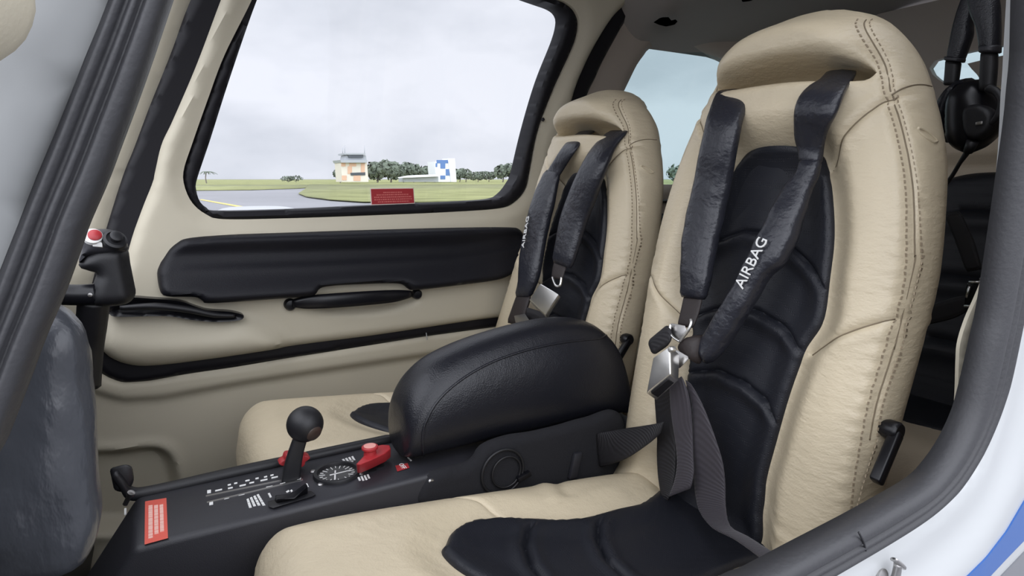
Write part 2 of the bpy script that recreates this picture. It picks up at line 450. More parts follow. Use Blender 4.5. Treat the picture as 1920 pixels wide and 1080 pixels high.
def back_h(s, t, d):
    P = np.stack([s, t], 1)
    di = pdist(P, INS_LINE, True); ins = inside(P, INS_LINE)
    h = rnd(d, .055, .75)
    out = np.where(ins, 0, di)
    h = h + .030 * sst(out, 0, .045) * (t < .5) * 1.0 + .030 * (t >= .5) * sst(np.maximum(out, (t - .5) * .9), 0, .045)
    h = h - .012 * sst(di, 0, .04) * ins
    h = h + .024 * np.exp(-((t - .645) / .048) ** 2) * sst(d, 0, .05) + .016 * sst(t, .603 - 1.3 * s ** 2, .624) * (1 - sst(t, .64, .69)) * (1 - sst(np.abs(s), .09, .135))             # headrest roll above the slot
    h = h + .020 * sst(t, .494, .532) * (1 - sst(t, .575, .60)) * np.exp(-(s / .105) ** 4)       # neck roll between the straps
    sl = inside(P, SLOT_LINE); ds = pdist(P, SLOT_LINE, True); sd_ = np.where(sl, ds, -ds)
    q = pdist(P, SEAM); h = h + .0014 * np.sin(t * 330 + 2 * wob(s, t, 2, 40)) * np.exp(-((q - .008) / .007) ** 2) * (1 - sst(t, .36, .5)) * sst(d, 0, .01)
    h = h - .085 * sst(sd_, -.0008, .0055) - .004 * sst(sd_, -.006, 0)
    for ln, dep, wd in ((SEAM, .0045, .0035), (SEAM_L, .0045, .0035), (DIAG, .004, .003), (DIAG_L, .004, .003), (DIAG2, .004, .003), (DIAG2_L, .004, .003), (SIDE, .001, .003), (SIDE_L, .001, .003)):
        q = pdist(P, ln); h = h - dep * np.exp(-(q / wd) ** 2) + dep * .35 * np.exp(-((q - .010) / .006) ** 2)
    # creases of worn leather: short folds across the bolsters, stronger near the bottom
    bol = sst(out, .01, .03) * sst(d, .0, .02)
    fold = (1 - 2 * np.abs(np.sin(t * 150 + 7 * wob(s, t, 3, 30))) ** .7) * np.maximum(0, wob(s, t, 7, 34) + .16) * .0058
    h = h + bol * fold * (1 - .55 * sst(t, .15, .42)) * (1 - sst(t, .5, .55))
    h = h + .0022 * wob(s, t, 11, 42)
    return h
ARCS = [sts([(1300, 480), (1345, 452), (1400, 433), (1445, 438), (1490, 468), (1530, 510), (1552, 548)], .0),
        sts([(1290, 606), (1330, 582), (1375, 572), (1425, 583), (1468, 610), (1500, 652)], .0),
        sts([(1270, 708), (1310, 696), (1350, 694), (1400, 716), (1440, 752), (1460, 792)], .0)]
def ins_h(s, t, d):
    P = np.stack([s, t], 1)
    h = back_h(s, t, np.full(len(s), .2)) + .007 + rnd(d, .012, .7)
    h = h + .010 * np.exp(-(s / .07) ** 2)
    for a in ARCS:
        ax = np.array(a); o = np.argsort(ax[:, 0]); ya = np.interp(s, ax[o, 0], ax[o, 1])
        below = ya - t                                  # panels overlap like tiles: each starts with a roll under the seam
        q = pdist(P, a)
        k = sst(d, .004, .035)
        h = h - .0042 * np.exp(-(q / .0026) ** 2) * sst(d, 0, .01) + k * .0070 * np.exp(-((below - .010) / .011) ** 2) * sst(below, -.001, .006)
    return h

SX0, SX1, SHW, SY = .045, .665, .190, .56
def cframe(u, v, h):
    return np.stack([u, v, -.400 - .115 * (u - .05) + h], 1)
CUSH = [(SX0, SY), (SX0 + .003, SY + .10), (SX0 + .02, SY + .165), (SX0 + .06, SY + .185), (.2, SY + SHW), (.35, SY + .187), (.5, SY + .184), (.6, SY + .18), (SX1, SY + .165),
        (SX1 + .01, SY), (SX1, SY - .165), (.6, SY - .18), (.5, SY - .184), (.35, SY - .187), (.2, SY - SHW), (SX0 + .06, SY - .185), (SX0 + .02, SY - .165), (SX0 + .003, SY - .10)]
CPN = np.array([.115, 0, 1.0]); CPP = np.array([.05, 0, -.392])
def cpx(pts, z=0): return [tuple(onplane(x, y, CPP, CPN)[:2]) for x, y in pts]
CINS_IN = cpx([(836, 1012), (848, 988), (880, 970), (940, 962), (1000, 965)], -.424) + cpx([(1060, 968), (1110, 963), (1160, 950), (1200, 940)], -.448)
CINS_IN = CINS_IN + [(.662, SY + .075)]
_tipx = CINS_IN[0][0]
CINS = CINS_IN + [(.662, SY - .112), (.57, SY - .115), (.48, SY - .122), (.40, SY - .125), (.335, SY - .108), (.285, SY - .070), (_tipx - .004, SY - .015), (_tipx - .012, SY + .03)]
CINS_LINE = resample(catmull(CINS, True, 4), True, .01)
def cush_h(u, v, d):
    P = np.stack([u, v], 1); di = pdist(P, CINS_LINE, True); ins = inside(P, CINS_LINE)
    h = rnd(d, .075, .95) + .012 * sst(np.where(ins, 0, di), 0, .05) - .008 * ins * sst(di, 0, .05)
    q = pdist(P, CR1); h = h - .0035 * np.exp(-(q / .003) ** 2)
    h = h + .0025 * wob(u, v, 21, 28) + .003 * np.exp(-((u - .41 - .3 * (v - SY)) / .012) ** 2) * (v > SY + .09) - .0025 * np.exp(-((u - .435 - .3 * (v - SY)) / .010) ** 2) * (v > SY + .09)
    return h
CR1 = cpx([(832, 924), (900, 940), (945, 962)], -.425)
CARC1 = cpx([(1010, 962), (990, 985), (984, 1012), (996, 1050), (1030, 1090), (1080, 1120)], -.432)
CARC2 = cpx([(1135, 955), (1122, 980), (1122, 1005), (1140, 1040), (1180, 1075), (1240, 1110)], -.445)
def cins_h(u, v, d):
    P = np.stack([u, v], 1)
    h = cush_h(u, v, np.full(len(u), .3)) + .006 + rnd(d, .010, .7) + .004 * np.exp(-((v - SY) / .06) ** 2)
    for a in (CARC1, CARC2):
        q = pdist(P, a); k = sst(d, .004, .03); h = h + k * (-.006 * np.exp(-(q / .0028) ** 2) + .0045 * np.exp(-((q - .011) / .007) ** 2))
    return h

def stitches(name, m, line, hf, frame, off, parent, step=.0075, ln=.0042, wd=.0011):
    L = resample(catmull(line, False, 4), False, step); V = []
    L = L[(L[:, 1] < .655)]
    T = np.gradient(L, axis=0); T /= np.linalg.norm(T, axis=1)[:, None]; Nn = np.stack([T[:, 1], -T[:, 0]], 1)
    quads = []
    for p, t, n in zip(L, T, Nn):
        c = p + n * off
        q = np.array([c - t * ln / 2 - n * wd / 2, c + t * ln / 2 - n * wd / 2, c + t * ln / 2 + n * wd / 2, c - t * ln / 2 + n * wd / 2])
        w = frame(q[:, 0], q[:, 1], hf(q[:, 0], q[:, 1]))
        quads.append((w, np.cross(w[1] - w[0], w[2] - w[0]) / max(1e-12, np.linalg.norm(np.cross(w[1] - w[0], w[2] - w[0])))))
    return marks(name, m, quads, .0007, parent)

def front_seat():
    t = thing('front_seat', (.40, SY, -.60), 'larger beige leather front seat nearest the camera with black insert and creased bolster', 'seat', 'front seats')
    bk = puff('backrest', LEATHER, BACK_LOOP, bframe, back_h, .0052, rim=((.010, .002), (.022, .003), (.036, .001), (.048, -.006), (.056, -.02)), parent=t, lines=[(l_, False) for l_ in (SEAM, SEAM_L, DIAG, DIAG_L, DIAG2, DIAG2_L, SIDE, SIDE_L)] + [(SLOT, True), (INS_LOOP, True)])
    pi_ = puff('backrest_insert', BLACKP, INS_LOOP, bframe, ins_h, .0052, rim=((.008, 0),), parent=t, lines=[(a, False) for a in ARCS])
    pi_['label'] = 'black perforated backrest insert'
    loop_d = resample(catmull(BACK_LOOP, True, 6), True, .01)
    hf = lambda s, tt: back_h(s, tt, pdist(np.stack([s, tt], 1), loop_d, True))
    for off in (.0042, -.0042): stitches('stitching', STITCH, SEAM, hf, bframe, off, bk, .0068, .0036, .0009)
    for ln in (SEAM, SEAM_L, DIAG, DIAG_L, DIAG2, DIAG2_L):
        l = resample(catmull(ln, False, 4), False, .006); l = l[inside(l, loop_d)]; l = l[(pdist(l, loop_d, True) > .004) & (l[:, 1] < .662)]
        if len(l) > 3: tube('seam', SEAMC, bframe(l[:, 0], l[:, 1], hf(l[:, 0], l[:, 1]) + .0004), .0009, bk, 6, 2)
    puff('seat_cushion', LEATHER, CUSH, cframe, cush_h, .0065, rim=((.02, .004), (.06, .004), (.12, -.01)), parent=t, lines=[(CR1, False), (CINS, True)])
    ci = puff('cushion_insert', BLACKP, CINS, cframe, cins_h, .0055, rim=((.006, 0),), parent=t, lines=[(CARC1, False), (CARC2, False)])
    ci['label'] = 'black perforated cushion insert'
    # recline lever on the outboard side
    hub = aty(1676, 808, .352); tip = aty(1636, 902, .346)
    lv = lathe('recline_lever', GLOSSB, hub + np.array([0, .022, 0]), (0, -1, 0), [(.009, 0), (.010, .012), (.0115, .016), (.0115, .026), (.0095, .029)], t)
    dv = tip - hub; sd = np.cross(dv, (0, 1, 0)); sd /= np.linalg.norm(sd)
    A = [hub + sd * .0065, hub - sd * .0065, tip - sd * .0065, tip + sd * .0065]
    hexa('lever_arm', GLOSSB, [a + np.array([0, -.010, 0]) for a in A], [a + np.array([0, .003, 0]) for a in A], lv, .003, 3)
    bvh = BVHTree.FromPolygons([v.co + t.location for v in bk.data.vertices], [tuple(p.vertices) for p in bk.data.polygons])
    l = [bvh.ray_cast(Vector((0, 0, 0)), Vector(ray(x, y)).normalized())[0] for x, y in catmull([(1672, 178), (1690, 167), (1712, 160), (1732, 159), (1750, 163)], False, 4)]
    tube('seam', SEAMC, np.array([np.array(q_) for q_ in l if q_ is not None]), .0009, bk, 6, 2)
    # small piped slot high on the side panel
    sl = [np.array(bvh.ray_cast(Vector((0, 0, 0)), Vector(ray(x, y)).normalized())[0] or B(x, y)) for x, y in ((1722, 240), (1735, 244), (1750, 255), (1757, 264), (1750, 266), (1735, 256), (1724, 247))]
    tube('piped_slot', LEATHER, sl, .0016, t, 6, 4, True)
    # seat frame below the cushion
    hexa('seat_base', CARPET, [(.10, SY - .15, -.52), (.62, SY - .15, -.58), (.62, SY + .15, -.58), (.10, SY + .15, -.52)], [(.14, SY - .14, -.78), (.62, SY - .14, -.78), (.62, SY + .14, -.78), (.14, SY + .14, -.78)], t, .006)
    return t
def copy_tree(o, parent=None):
    c = o.copy(); COL.objects.link(c)
    if parent is not None: c.parent = parent
    for ch in list(o.children): copy_tree(ch, c)
    return c
near_seat = front_seat()
far_seat = copy_tree(near_seat)
far_seat.location = near_seat.location + Vector(FAR)
for ch in far_seat.children:
    if ch.name.startswith('cushion') or ch.name.startswith('seat_'): ch.location.x -= .036      # its base is slid further forward
for ch in far_seat.children:
    if ch.name.startswith('backrest') and 'insert' not in ch.name:
        # its inner hip bolster is squashed outwards towards the door
        ch.data = ch.data.copy(); org = Vector(near_seat.location)
        for v in ch.data.vertices:
            q = np.array(v.co + org) - BP; s_ = -q[1]; t_ = q @ BT
            k = float(sst(np.array([-s_]), .10, .19)[0])
            v.co.y += .30 * max(0.0, .36 - t_) * k
far_seat['label'] = 'smaller beige leather front seat beside the far door, beyond the padded armrest'

# ================================================================== HARNESSES
def strip(name, m, Lp, Rp, ws, th, fn, parent, **kw):
    """ribbon from its two traced edges, each pair lying at height ws above the backrest"""
    Lp = catmull(Lp, False, 4); Rp = catmull(Rp, False, 4)
    n = max(len(Lp), len(Rp)) // 3
    def rs(p):
        seg = np.concatenate([[0], np.cumsum(np.linalg.norm(np.diff(p, axis=0), axis=1))]); q = np.linspace(0, seg[-1], n)
        return np.stack([np.interp(q, seg, p[:, 0]), np.interp(q, seg, p[:, 1])], 1)
    Lp, Rp = rs(Lp), rs(Rp)
    w = np.interp(np.linspace(0, 1, n), np.linspace(0, 1, len(ws)), ws)
    t = np.interp(np.linspace(0, 1, n), np.linspace(0, 1, len(th)), th) if hasattr(th, '__len__') else np.full(n, th)
    a = np.array([fn(x, y, ww) for (x, y), ww in zip(Lp, w)]); b = np.array([fn(x, y, ww) for (x, y), ww in zip(Rp, w)])
    C = (a + b) / 2; S = (b - a) / 2; T = np.gradient(C, axis=0)
    Nn = np.cross(S, T); Nn /= np.maximum(np.linalg.norm(Nn, axis=1), 1e-9)[:, None]
    sgn = np.sign(Nn @ BN); Nn *= np.where(sgn == 0, 1, sgn)[:, None]
    return sweep(name, m, C, S, Nn, t, parent, sub=3, **kw)

def near_harness():
    t = thing('seat_harness', tuple(B(1290, 940, .03)), 'black padded shoulder harness with silver buckle lying on the nearest, larger seat', 'seat belt', 'front seat harnesses')
    f = lambda x, y, w: B(x, y, w)
    strip('shoulder_pad', VINYL, [(1345, 172), (1338, 188), (1328, 227), (1313, 293), (1300, 360), (1288, 420), (1282, 463), (1280, 511), (1281, 539), (1278, 557)],
          [(1398, 168), (1405, 183), (1394, 213), (1383, 260), (1373, 313), (1363, 360), (1352, 413), (1343, 453), (1332, 517), (1325, 547), (1321, 562)],
          [.030, .062, .062, .05, .045, .045, .05, .05], [.006, .012, .014, .014, .015, .015, .014, .012], f, t, wrinkle=.0022, seed=5, wf=110, ring=24)
    strip('webbing', BROWNW, [(1283, 552), (1276, 585), (1270, 612)], [(1318, 556), (1310, 590), (1300, 615)], [.05, .055, .06], .003, f, t)
    strip('shoulder_strap', VINYL, [(1552, 134), (1550, 142), (1513, 167), (1494, 197), (1490, 230), (1493, 267), (1505, 297), (1503, 306)],
          [(1608, 134), (1600, 146), (1582, 180), (1567, 213), (1553, 247), (1543, 280), (1537, 300), (1537, 308)],
          [.0, .045, .066, .066, .055, .04, .038], [.004, .006, .008, .008, .007, .008, .009], f, t, wrinkle=.0028, seed=8, ring=24)
    pad = strip('shoulder_pad', VINYL, [(1502, 298), (1495, 325), (1479, 343), (1460, 373), (1440, 417), (1427, 442), (1410, 478), (1385, 531), (1366, 564), (1346, 594), (1334, 619), (1318, 640), (1311, 655)],
          [(1540, 300), (1534, 325), (1527, 345), (1517, 373), (1500, 420), (1488, 453), (1470, 490), (1437, 519), (1405, 572), (1380, 614), (1357, 653), (1340, 672), (1326, 684)],
          [.040, .040, .046, .052, .056, .06, .06, .062], [.008, .012, .016, .017, .018, .018, .018, .014], f, t, wrinkle=.0026, seed=12, wf=120, ring=24)
    # lettering along the inboard edge of the pad
    a = np.array(B(1382, 543, .079)); b = np.array(B(1434, 440, .072)); L = np.linalg.norm(b - a); e = (b - a) / L
    sd = np.array(B(1440, 540, .080)) - a; sd -= e * (sd @ e); sd /= np.linalg.norm(sd); nn = np.cross(e, -sd); nn *= np.sign(nn @ BN)
    text_mesh('AIRBAG', .0255, .0006, lambda x, y, z: tuple((a + b) / 2 + e * x * (L / .098) - sd * y * .9 + sd * .001 + nn * z), 'lettering', LET, pad)
    strip('webbing', BROWNW, [(1322, 628), (1300, 629), (1284, 637), (1274, 650)], [(1312, 684), (1296, 676), (1284, 664), (1276, 656)], [.062, .075, .075, .07], [.008, .011, .010, .004], f, t)
    # buckle
    lid = [(1224, 670), (1256, 648), (1257, 703), (1211, 738)]; low = [(1243, 690), (1275, 664), (1273, 713), (1231, 752)]
    bk = hexa('buckle', CHROME, [B(x, y, .112) for x, y in lid], [B(x, y, .090) for x, y in low], t, .0022, 3)
    cav = [(1216, 738), (1254, 707), (1268, 714), (1231, 747)]
    nb = np.array([B(1216, 738, .112), B(1254, 707, .112), B(1268, 714, .092), B(1231, 747, .092)]); nrm = np.cross(nb[1] - nb[0], nb[3] - nb[0]); nrm /= np.linalg.norm(nrm)
    if nrm[2] > 0: nrm = -nrm
    cc = nb.mean(0); hexa('buckle_mouth', PLASD, [cc + (p - cc) * .82 + nrm * .0016 for p in nb], [cc + (p - cc) * .82 - nrm * .004 for p in nb], bk, .0004, 1)
    lathe('pivot_pin', CHROME, B(1259, 655, .112), BN, [(.0045, -.004), (.0045, .002), (.003, .004), (.001, .0042)], bk)
    # tongue plates
    hexa('tongue', STEEL, [B(x, y, .085) for x, y in ((1262, 652), (1290, 668), (1291, 674), (1275, 690), (1263, 692))], [B(x, y, .081) for x, y in ((1262, 652), (1290, 668), (1291, 674), (1275, 690), (1263, 692))], t, .0008)
    hexa('tongue', STEEL, [B(x, y, .082) for x, y in ((1258, 606), (1284, 610), (1288, 620), (1276, 636), (1270, 640), (1258, 628))], [B(x, y, .078) for x, y in ((1258, 606), (1284, 610), (1288, 620), (1276, 636), (1270, 640), (1258, 628))], t, .0008)
    tube('tongue_loop', CHROME, [B(1296, 599, .084), B(1296, 606, .086), B(1291, 618, .087), B(1281, 632, .087), B(1275, 640, .086)], .0022, t, 8)
    tube('tongue_loop', CHROME, [B(1257, 608, .086), B(1256, 622, .087), B(1262, 632, .087), B(1274, 640, .086)], .0018, t, 8)
    # black sleeve of the inboard lap half
    hexa('lap_sleeve', WEBD, [B(x, y, .090) for x, y in ((1213, 640), (1254, 606), (1262, 628), (1256, 646), (1224, 668))], [B(x, y, .066) for x, y in ((1213, 640), (1254, 606), (1262, 628), (1256, 646), (1224, 668))], t, .008, 4)
    # lap webbing
    strip('lap_belt', WEBD, [(1236, 690), (1226, 740), (1230, 780), (1232, 812), (1232, 878), (1241, 936)], [(1266, 690), (1260, 745), (1264, 790), (1267, 834), (1267, 886), (1253, 938)], [.07, .05, .035, .03, .03, .04], .0022, f, t)
    strip('lap_belt', WEB, [(1255, 720), (1256, 750), (1260, 790), (1267, 834), (1269, 878), (1262, 910), (1253, 932)], [(1279, 705), (1291, 738), (1297, 780), (1299, 820), (1300, 860), (1301, 895), (1296, 915)], [.075, .07, .065, .06, .06, .062, .066], .0022, f, t)
    strip('lap_belt', WEB, [(1285, 712), (1297, 760), (1298, 810), (1299, 856), (1301, 905), (1308, 950), (1328, 985), (1378, 1012), (1432, 1052), (1470, 1085)],
          [(1297, 722), (1321, 767), (1339, 815), (1354, 860), (1360, 905), (1361, 950), (1368, 985), (1400, 1004), (1462, 1044), (1500, 1075)], [.06, .058, .055, .052, .05, .056, .075, .10, .125, .14], .0022, f, t)
    # inboard lap strap running to the console
    Lp = [(1246, 790), (1220, 796), (1160, 805), (1118, 812)]; Rp = [(1240, 812), (1214, 834), (1172, 861), (1124, 877)]
    hs_ = [.05, .056, .060]
    a = np.array([B(x, y, k) for (x, y), k in zip(Lp, hs_)] + [aty(*Lp[3], .744)]); b = np.array([B(x, y, k) for (x, y), k in zip(Rp, hs_)] + [aty(*Rp[3], .744)])
    C = (a + b) / 2; S = (b - a) / 2; Nn = np.cross(S, np.gradient(C, axis=0)); Nn /= np.linalg.norm(Nn, axis=1)[:, None]
    sweep('lap_belt', WEBD, C, S, Nn, [.0022] * 4, t, sub=6)
    return t
near_harness()

def far_harness():
    t = thing('seat_harness', tuple(B(960, 620, .03, FAR)), 'black shoulder harness', 'seat belt', 'front seat harnesses')
    t['label'] = 'black shoulder harness and silver buckle hanging on the smaller far front seat'
    f = lambda x, y, w: B(x, y, w, FAR)
    strip('shoulder_strap', VINYL, [(1088, 247), (1078, 255), (1064, 266), (1042, 296), (1026, 322), (1020, 334)], [(1118, 245), (1106, 253), (1092, 264), (1070, 296), (1054, 322), (1046, 334)], [-.03, .03, .062, .062, .05, .045], .005, f, t, wrinkle=.001, seed=31)
    pad = strip('shoulder_pad', VINYL, [(1024, 320), (1018, 334), (1005, 362), (994, 401), (983, 449), (977, 492), (974, 536), (968, 557)],
          [(1050, 318), (1045, 340), (1040, 370), (1028, 414), (1017, 470), (1008, 518), (994, 557)], [.045, .05, .05, .05, .055, .055], [.008, .014, .015, .015, .015, .012], f, t, wrinkle=.002, seed=33, wf=110, ring=24)
    a = np.array(f(981, 468, .070)); b = np.array(f(992, 402, .066)); L = np.linalg.norm(b - a); e = (b - a) / L
    sd = np.array(f(996, 468, .075)) - a; sd -= e * (sd @ e); sd /= np.linalg.norm(sd); nn = np.cross(e, -sd); nn *= np.sign(nn @ BN)
    text_mesh('AIRBAG', .024, .0006, lambda x, y, z: tuple((a + b) / 2 + e * x * (L / .092) - sd * y * .8 + nn * (z + .002)), 'lettering', LET, pad)
    strip('shoulder_pad', VINYL, [(1142, 246), (1136, 252), (1112, 279), (1090, 318), (1070, 362), (1055, 405), (1046, 449), (1038, 492)],
          [(1178, 246), (1170, 252), (1153, 277), (1134, 318), (1117, 366), (1097, 418), (1084, 462), (1070, 503)], [.02, .045, .066, .062, .05, .048, .05, .052], [.006, .009, .014, .015, .015, .015, .014, .012], f, t, wrinkle=.0014, seed=36, ring=24)
    strip('webbing', BROWNW, [(1040, 488), (1036, 505), (1034, 522)], [(1063, 498), (1059, 510), (1054, 524)], [.052, .056, .06], .003, f, t)
    tube('tongue_loop', CHROME, [f(1036, 520, .066), f(1042, 535, .068), f(1050, 535, .068), f(1053, 520, .066)], .0026, t, 8)
    lid = [(1013, 531), (1048, 552), (1023, 591), (992, 562)]; low = [(1017, 536), (1052, 557), (1027, 598), (997, 570)]
    hexa('buckle', CHROME, [f(x, y, .092) for x, y in lid], [f(x, y, .074) for x, y in low], t, .003, 3)
    strip('webbing', BROWNW, [(970, 552), (960, 580), (951, 605)], [(996, 556), (988, 580), (982, 612)], [.055, .06, .06], .006, f, t)
    hexa('tongue', STEEL, [f(x, y, .075) for x, y in ((964, 592), (984, 588), (992, 600), (986, 612), (968, 612))], [f(x, y, .070) for x, y in ((964, 592), (984, 588), (992, 600), (986, 612), (968, 612))], t, .001)
    strip('lap_belt', WEBD, [(984, 575), (968, 600), (950, 640)], [(1030, 590), (1015, 620), (1000, 660)], [.06, .05, .04], .003, f, t)
    return t
far_harness()

# ================================================================== THE CABIN SHELL
def YD(x, z):
    """inner surface of the far side of the cabin: leans inwards above the sill, tapers towards the tail"""
    return 1.43 - .35 * max(0.0, z + .1) ** 2 - .30 * max(0.0, x - 1.0) ** 2
def YDv(x, z): return 1.43 - .35 * np.maximum(0, z + .1) ** 2 - .30 * np.maximum(0, x - 1.0) ** 2
def dpx(pts, off=0.0):
    return [tuple(onsurf(x, y, lambda a, b: YD(a, b) - off)[[0, 2]]) for x, y in pts]
def dframe(u, v, h): return np.stack([u, YDv(u, v) - h, v], 1)

DOOR = dpx([(190, 640), (196, 655), (215, 672), (250, 685), (300, 685), (400, 672), (560, 648), (700, 630), (800, 615), (900, 600), (985, 588), (1016, 560), (1040, 440), (1052, 320), (1062, 240), (1078, 175),
            (1095, 130), (1120, 80), (1152, 30), (1182, 0), (1215, -40), (1180, -95), (1000, -150), (700, -190), (500, -150), (440, -60), (415, 0), (370, 120), (325, 225), (304, 270), (292, 320), (286, 345), (270, 385), (250, 440), (236, 490), (222, 540), (200, 600)], .036)
WIN_OUT = dpx([(472, 0), (420, 105), (390, 185), (360, 270), (344, 320), (346, 350), (360, 380), (385, 401), (420, 411), (552, 409), (694, 404), (836, 398), (935, 391), (965, 380), (986, 356), (994, 325), (1010, 245),
               (1040, 165), (1075, 88), (1085, 48), (1080, 25), (1067, 10), (1040, -3), (900, -52), (720, -100), (560, -120), (510, -90)], .030)
WIN_IN = dpx([(482, 0), (430, 150), (395, 260), (370, 335), (368, 355), (375, 378), (390, 391), (411, 396.5), (552, 393), (694, 386), (836, 380), (926, 374), (949, 364), (966, 343), (975, 322), (995, 240), (1022, 150), (1052, 75),
              (1062, 40), (1060, 22), (1047, 10), (1015, -2), (890, -45), (720, -88), (570, -105), (520, -80)], .030)
BULGE = dpx([(150, 600), (205, 585), (300, 590), (400, 585), (455, 577), (500, 590), (535, 615), (540, 640), (500, 668), (300, 690), (200, 690), (150, 660)])
BULGE_L = resample(catmull(BULGE, True, 4), True, .012)
DISH = dpx([(570, 560), (640, 545), (720, 548), (775, 545), (768, 565), (720, 580), (650, 585), (590, 580)]); DISH_L = resample(catmull(DISH, True, 4), True, .012)
DSEAM = dpx([(285, 333), (315, 334), (345, 328)]); DSEAM2 = dpx([(985, 333), (1030, 330), (1060, 326)])
def door_h(u, v, d):
    P = np.stack([u, v], 1)
    h = .042 + rnd(d, .022, .6)
    ib = inside(P, BULGE_L); db = pdist(P, BULGE_L, True)
    h = h + .026 * np.where(ib, sst(db, 0, .055), 0)
    idh = inside(P, DISH_L); dd = pdist(P, DISH_L, True)
    h = h - .020 * np.where(idh, sst(dd, 0, .018), 0)
    wd = pdist(P, WIN_OUT, True); h = h - .008 * (1 - sst(wd, 0, .035))           # the panel rolls down to the window rubber
    for l in (DSEAM, DSEAM2):
        q = pdist(P, l); h = h - .004 * np.exp(-(q / .003) ** 2)
    return h
door = thing('door_1', (.45, 1.44, -.26), 'x', 'x'); del door['label'], door['category']; struct(door)
puff('door_panel', TRIM, DOOR, dframe, door_h, .011, rim=((.012, .003), (.05, 0)), holes=[WIN_OUT], parent=door)
def ringh(u, v, d): return .018 + rnd(d, .006, 1.0)
puff('window_frame', DRUB, WIN_OUT, dframe, lambda u, v, d: .031 + rnd(d, .007, .9), .008, rim=((.045, 0),), holes=[WIN_IN], parent=door, hole_round=True)
puff('window_pane', GLASS, [tuple(p) for p in WIN_OUT], dframe, lambda u, v, d: np.full(len(u), -.004), .03, rim=((.004, 0),), parent=door)
# padded black armrest: hollow upper part, ledge below
ARM = dpx([(297, 516), (299, 497), (312, 473), (332, 455), (355, 446), (430, 440), (542, 436), (692, 431), (842, 427), (945, 426), (970, 430), (980, 447), (974, 471), (959, 497), (936, 513), (910, 521), (842, 530), (767, 538),
           (754, 533), (734, 526), (655, 528), (602, 532), (588, 538), (576, 548), (505, 554), (392, 561), (378, 556), (364, 550), (317, 549), (303, 543)], .03)
ALED = np.array(dpx([(290, 508), (340, 503), (430, 500), (560, 496), (692, 490), (842, 482), (955, 466), (990, 455)], .03))
def arm_h(u, v, d):
    q = np.interp(u, ALED[:, 0], ALED[:, 1]) - v              # positive below the ledge line
    return .062 + .006 * sst(q, -.012, .004) + .024 * sst(q, .0, .06) - .008 * np.exp(-((q + .03) / .02) ** 2) + rnd(d, .016, .9)
puff('armrest', DOORPAD, ARM, dframe, arm_h, .006, rim=((.012, .002), (.05, 0)), parent=door)
# pull handle on two posts
def D(x, y, off): return onsurf(x, y, lambda a, b: YD(a, b) - off)
gh = lathe('grab_handle', GLOSSB, D(542, 569, .035), (0, -1, 0), [(.013, -.012), (.013, .018), (.010, .022), (.003, .023)], door)
lathe('handle_post', GLOSSB, D(778, 550, .035), (0, -1, 0), [(.012, -.012), (.012, .018), (.009, .022), (.003, .023)], gh)
hp = [(548, 569, .058), (575, 567, .066), (620, 564, .074), (690, 559, .074), (740, 555, .066), (772, 551, .058)]
HC = np.array([D(*p) for p in hp]); up_ = np.array([0, 0, .0155])
sweep('handle_bar', GLOSSB, HC, np.array([[.0, 0, w] for w in (.008, .0145, .0165, .0165, .0145, .008)]), np.array([[0, -1, 0.]] * 6), [.006, .008, .009, .009, .008, .006], gh, ring=20)
# release lever in its scoop
REL = dpx([(202, 578), (216, 569), (244, 556), (279, 557), (335, 562), (362, 571), (389, 579), (430, 582), (452, 587), (456, 592), (446, 598), (405, 601), (357, 597), (310, 590), (222, 591), (205, 585)], .05)
rl = puff('release_scoop', GLOSSB, REL, dframe, lambda u, v, d: .066 - .010 * sst(d, .002, .012), .005, rim=((.03, 0),), parent=door)
tube('release_lever', PLASD, [D(225, 577, .068), D(290, 574, .073), D(350, 580, .073), D(400, 590, .071), (D(440, 592, .068))], [.004, .007, .007, .006, .004], rl)
# red placard on the pane
PL = dpx([(695, 353), (777, 352), (779, 382), (697, 385)], .01)
def flat(name, m, q, hh, th, parent, frame=dframe):
    q = np.array(q); w1 = frame(q[:, 0], q[:, 1], np.full(len(q), hh + th)); w0 = frame(q[:, 0], q[:, 1], np.full(len(q), hh)); return hexa(name, m, w1, w0, parent, 0)
pc = np.array(PL); cn = pc.mean(0)
plq = flat('warning_placard', CREAMB, pc, .004, .0012, door)
lathe('trim_screw', PLASD, D(1018, 224, .042), (0, -1, .2), [(.0045, -.002), (.0045, .002), (.003, .003), (.0005, .003)], door, 16)
pin = cn + (pc - cn) * np.array([.965, .90]); flat('placard_face', PLACR, pin, .0052, .0008, plq)
rg = np.random.RandomState(2); quads = []
for r in range(5):
    kv = .80 - r * .155; x0 = [.28, .12, .06, .06, .14][r]; x1 = [.72, .88, .95, .96, .88][r]; x = x0
    while x < x1:
        wdt = rg.uniform(.018, .05)
        a_ = [(x, kv), (min(x + wdt, x1), kv), (min(x + wdt, x1), kv - .075), (x, kv - .075)]
        uv = np.array([(1 - b_) * ((1 - a) * pin[3] + a * pin[2]) + b_ * ((1 - a) * pin[0] + a * pin[1]) for a, b_ in a_])
        quads.append((dframe(uv[:, 0], uv[:, 1], np.full(4, .0062)), (0, -1, 0))); x += wdt + rg.uniform(.008, .02)
marks('lettering', LETD, quads, .0002, plq)

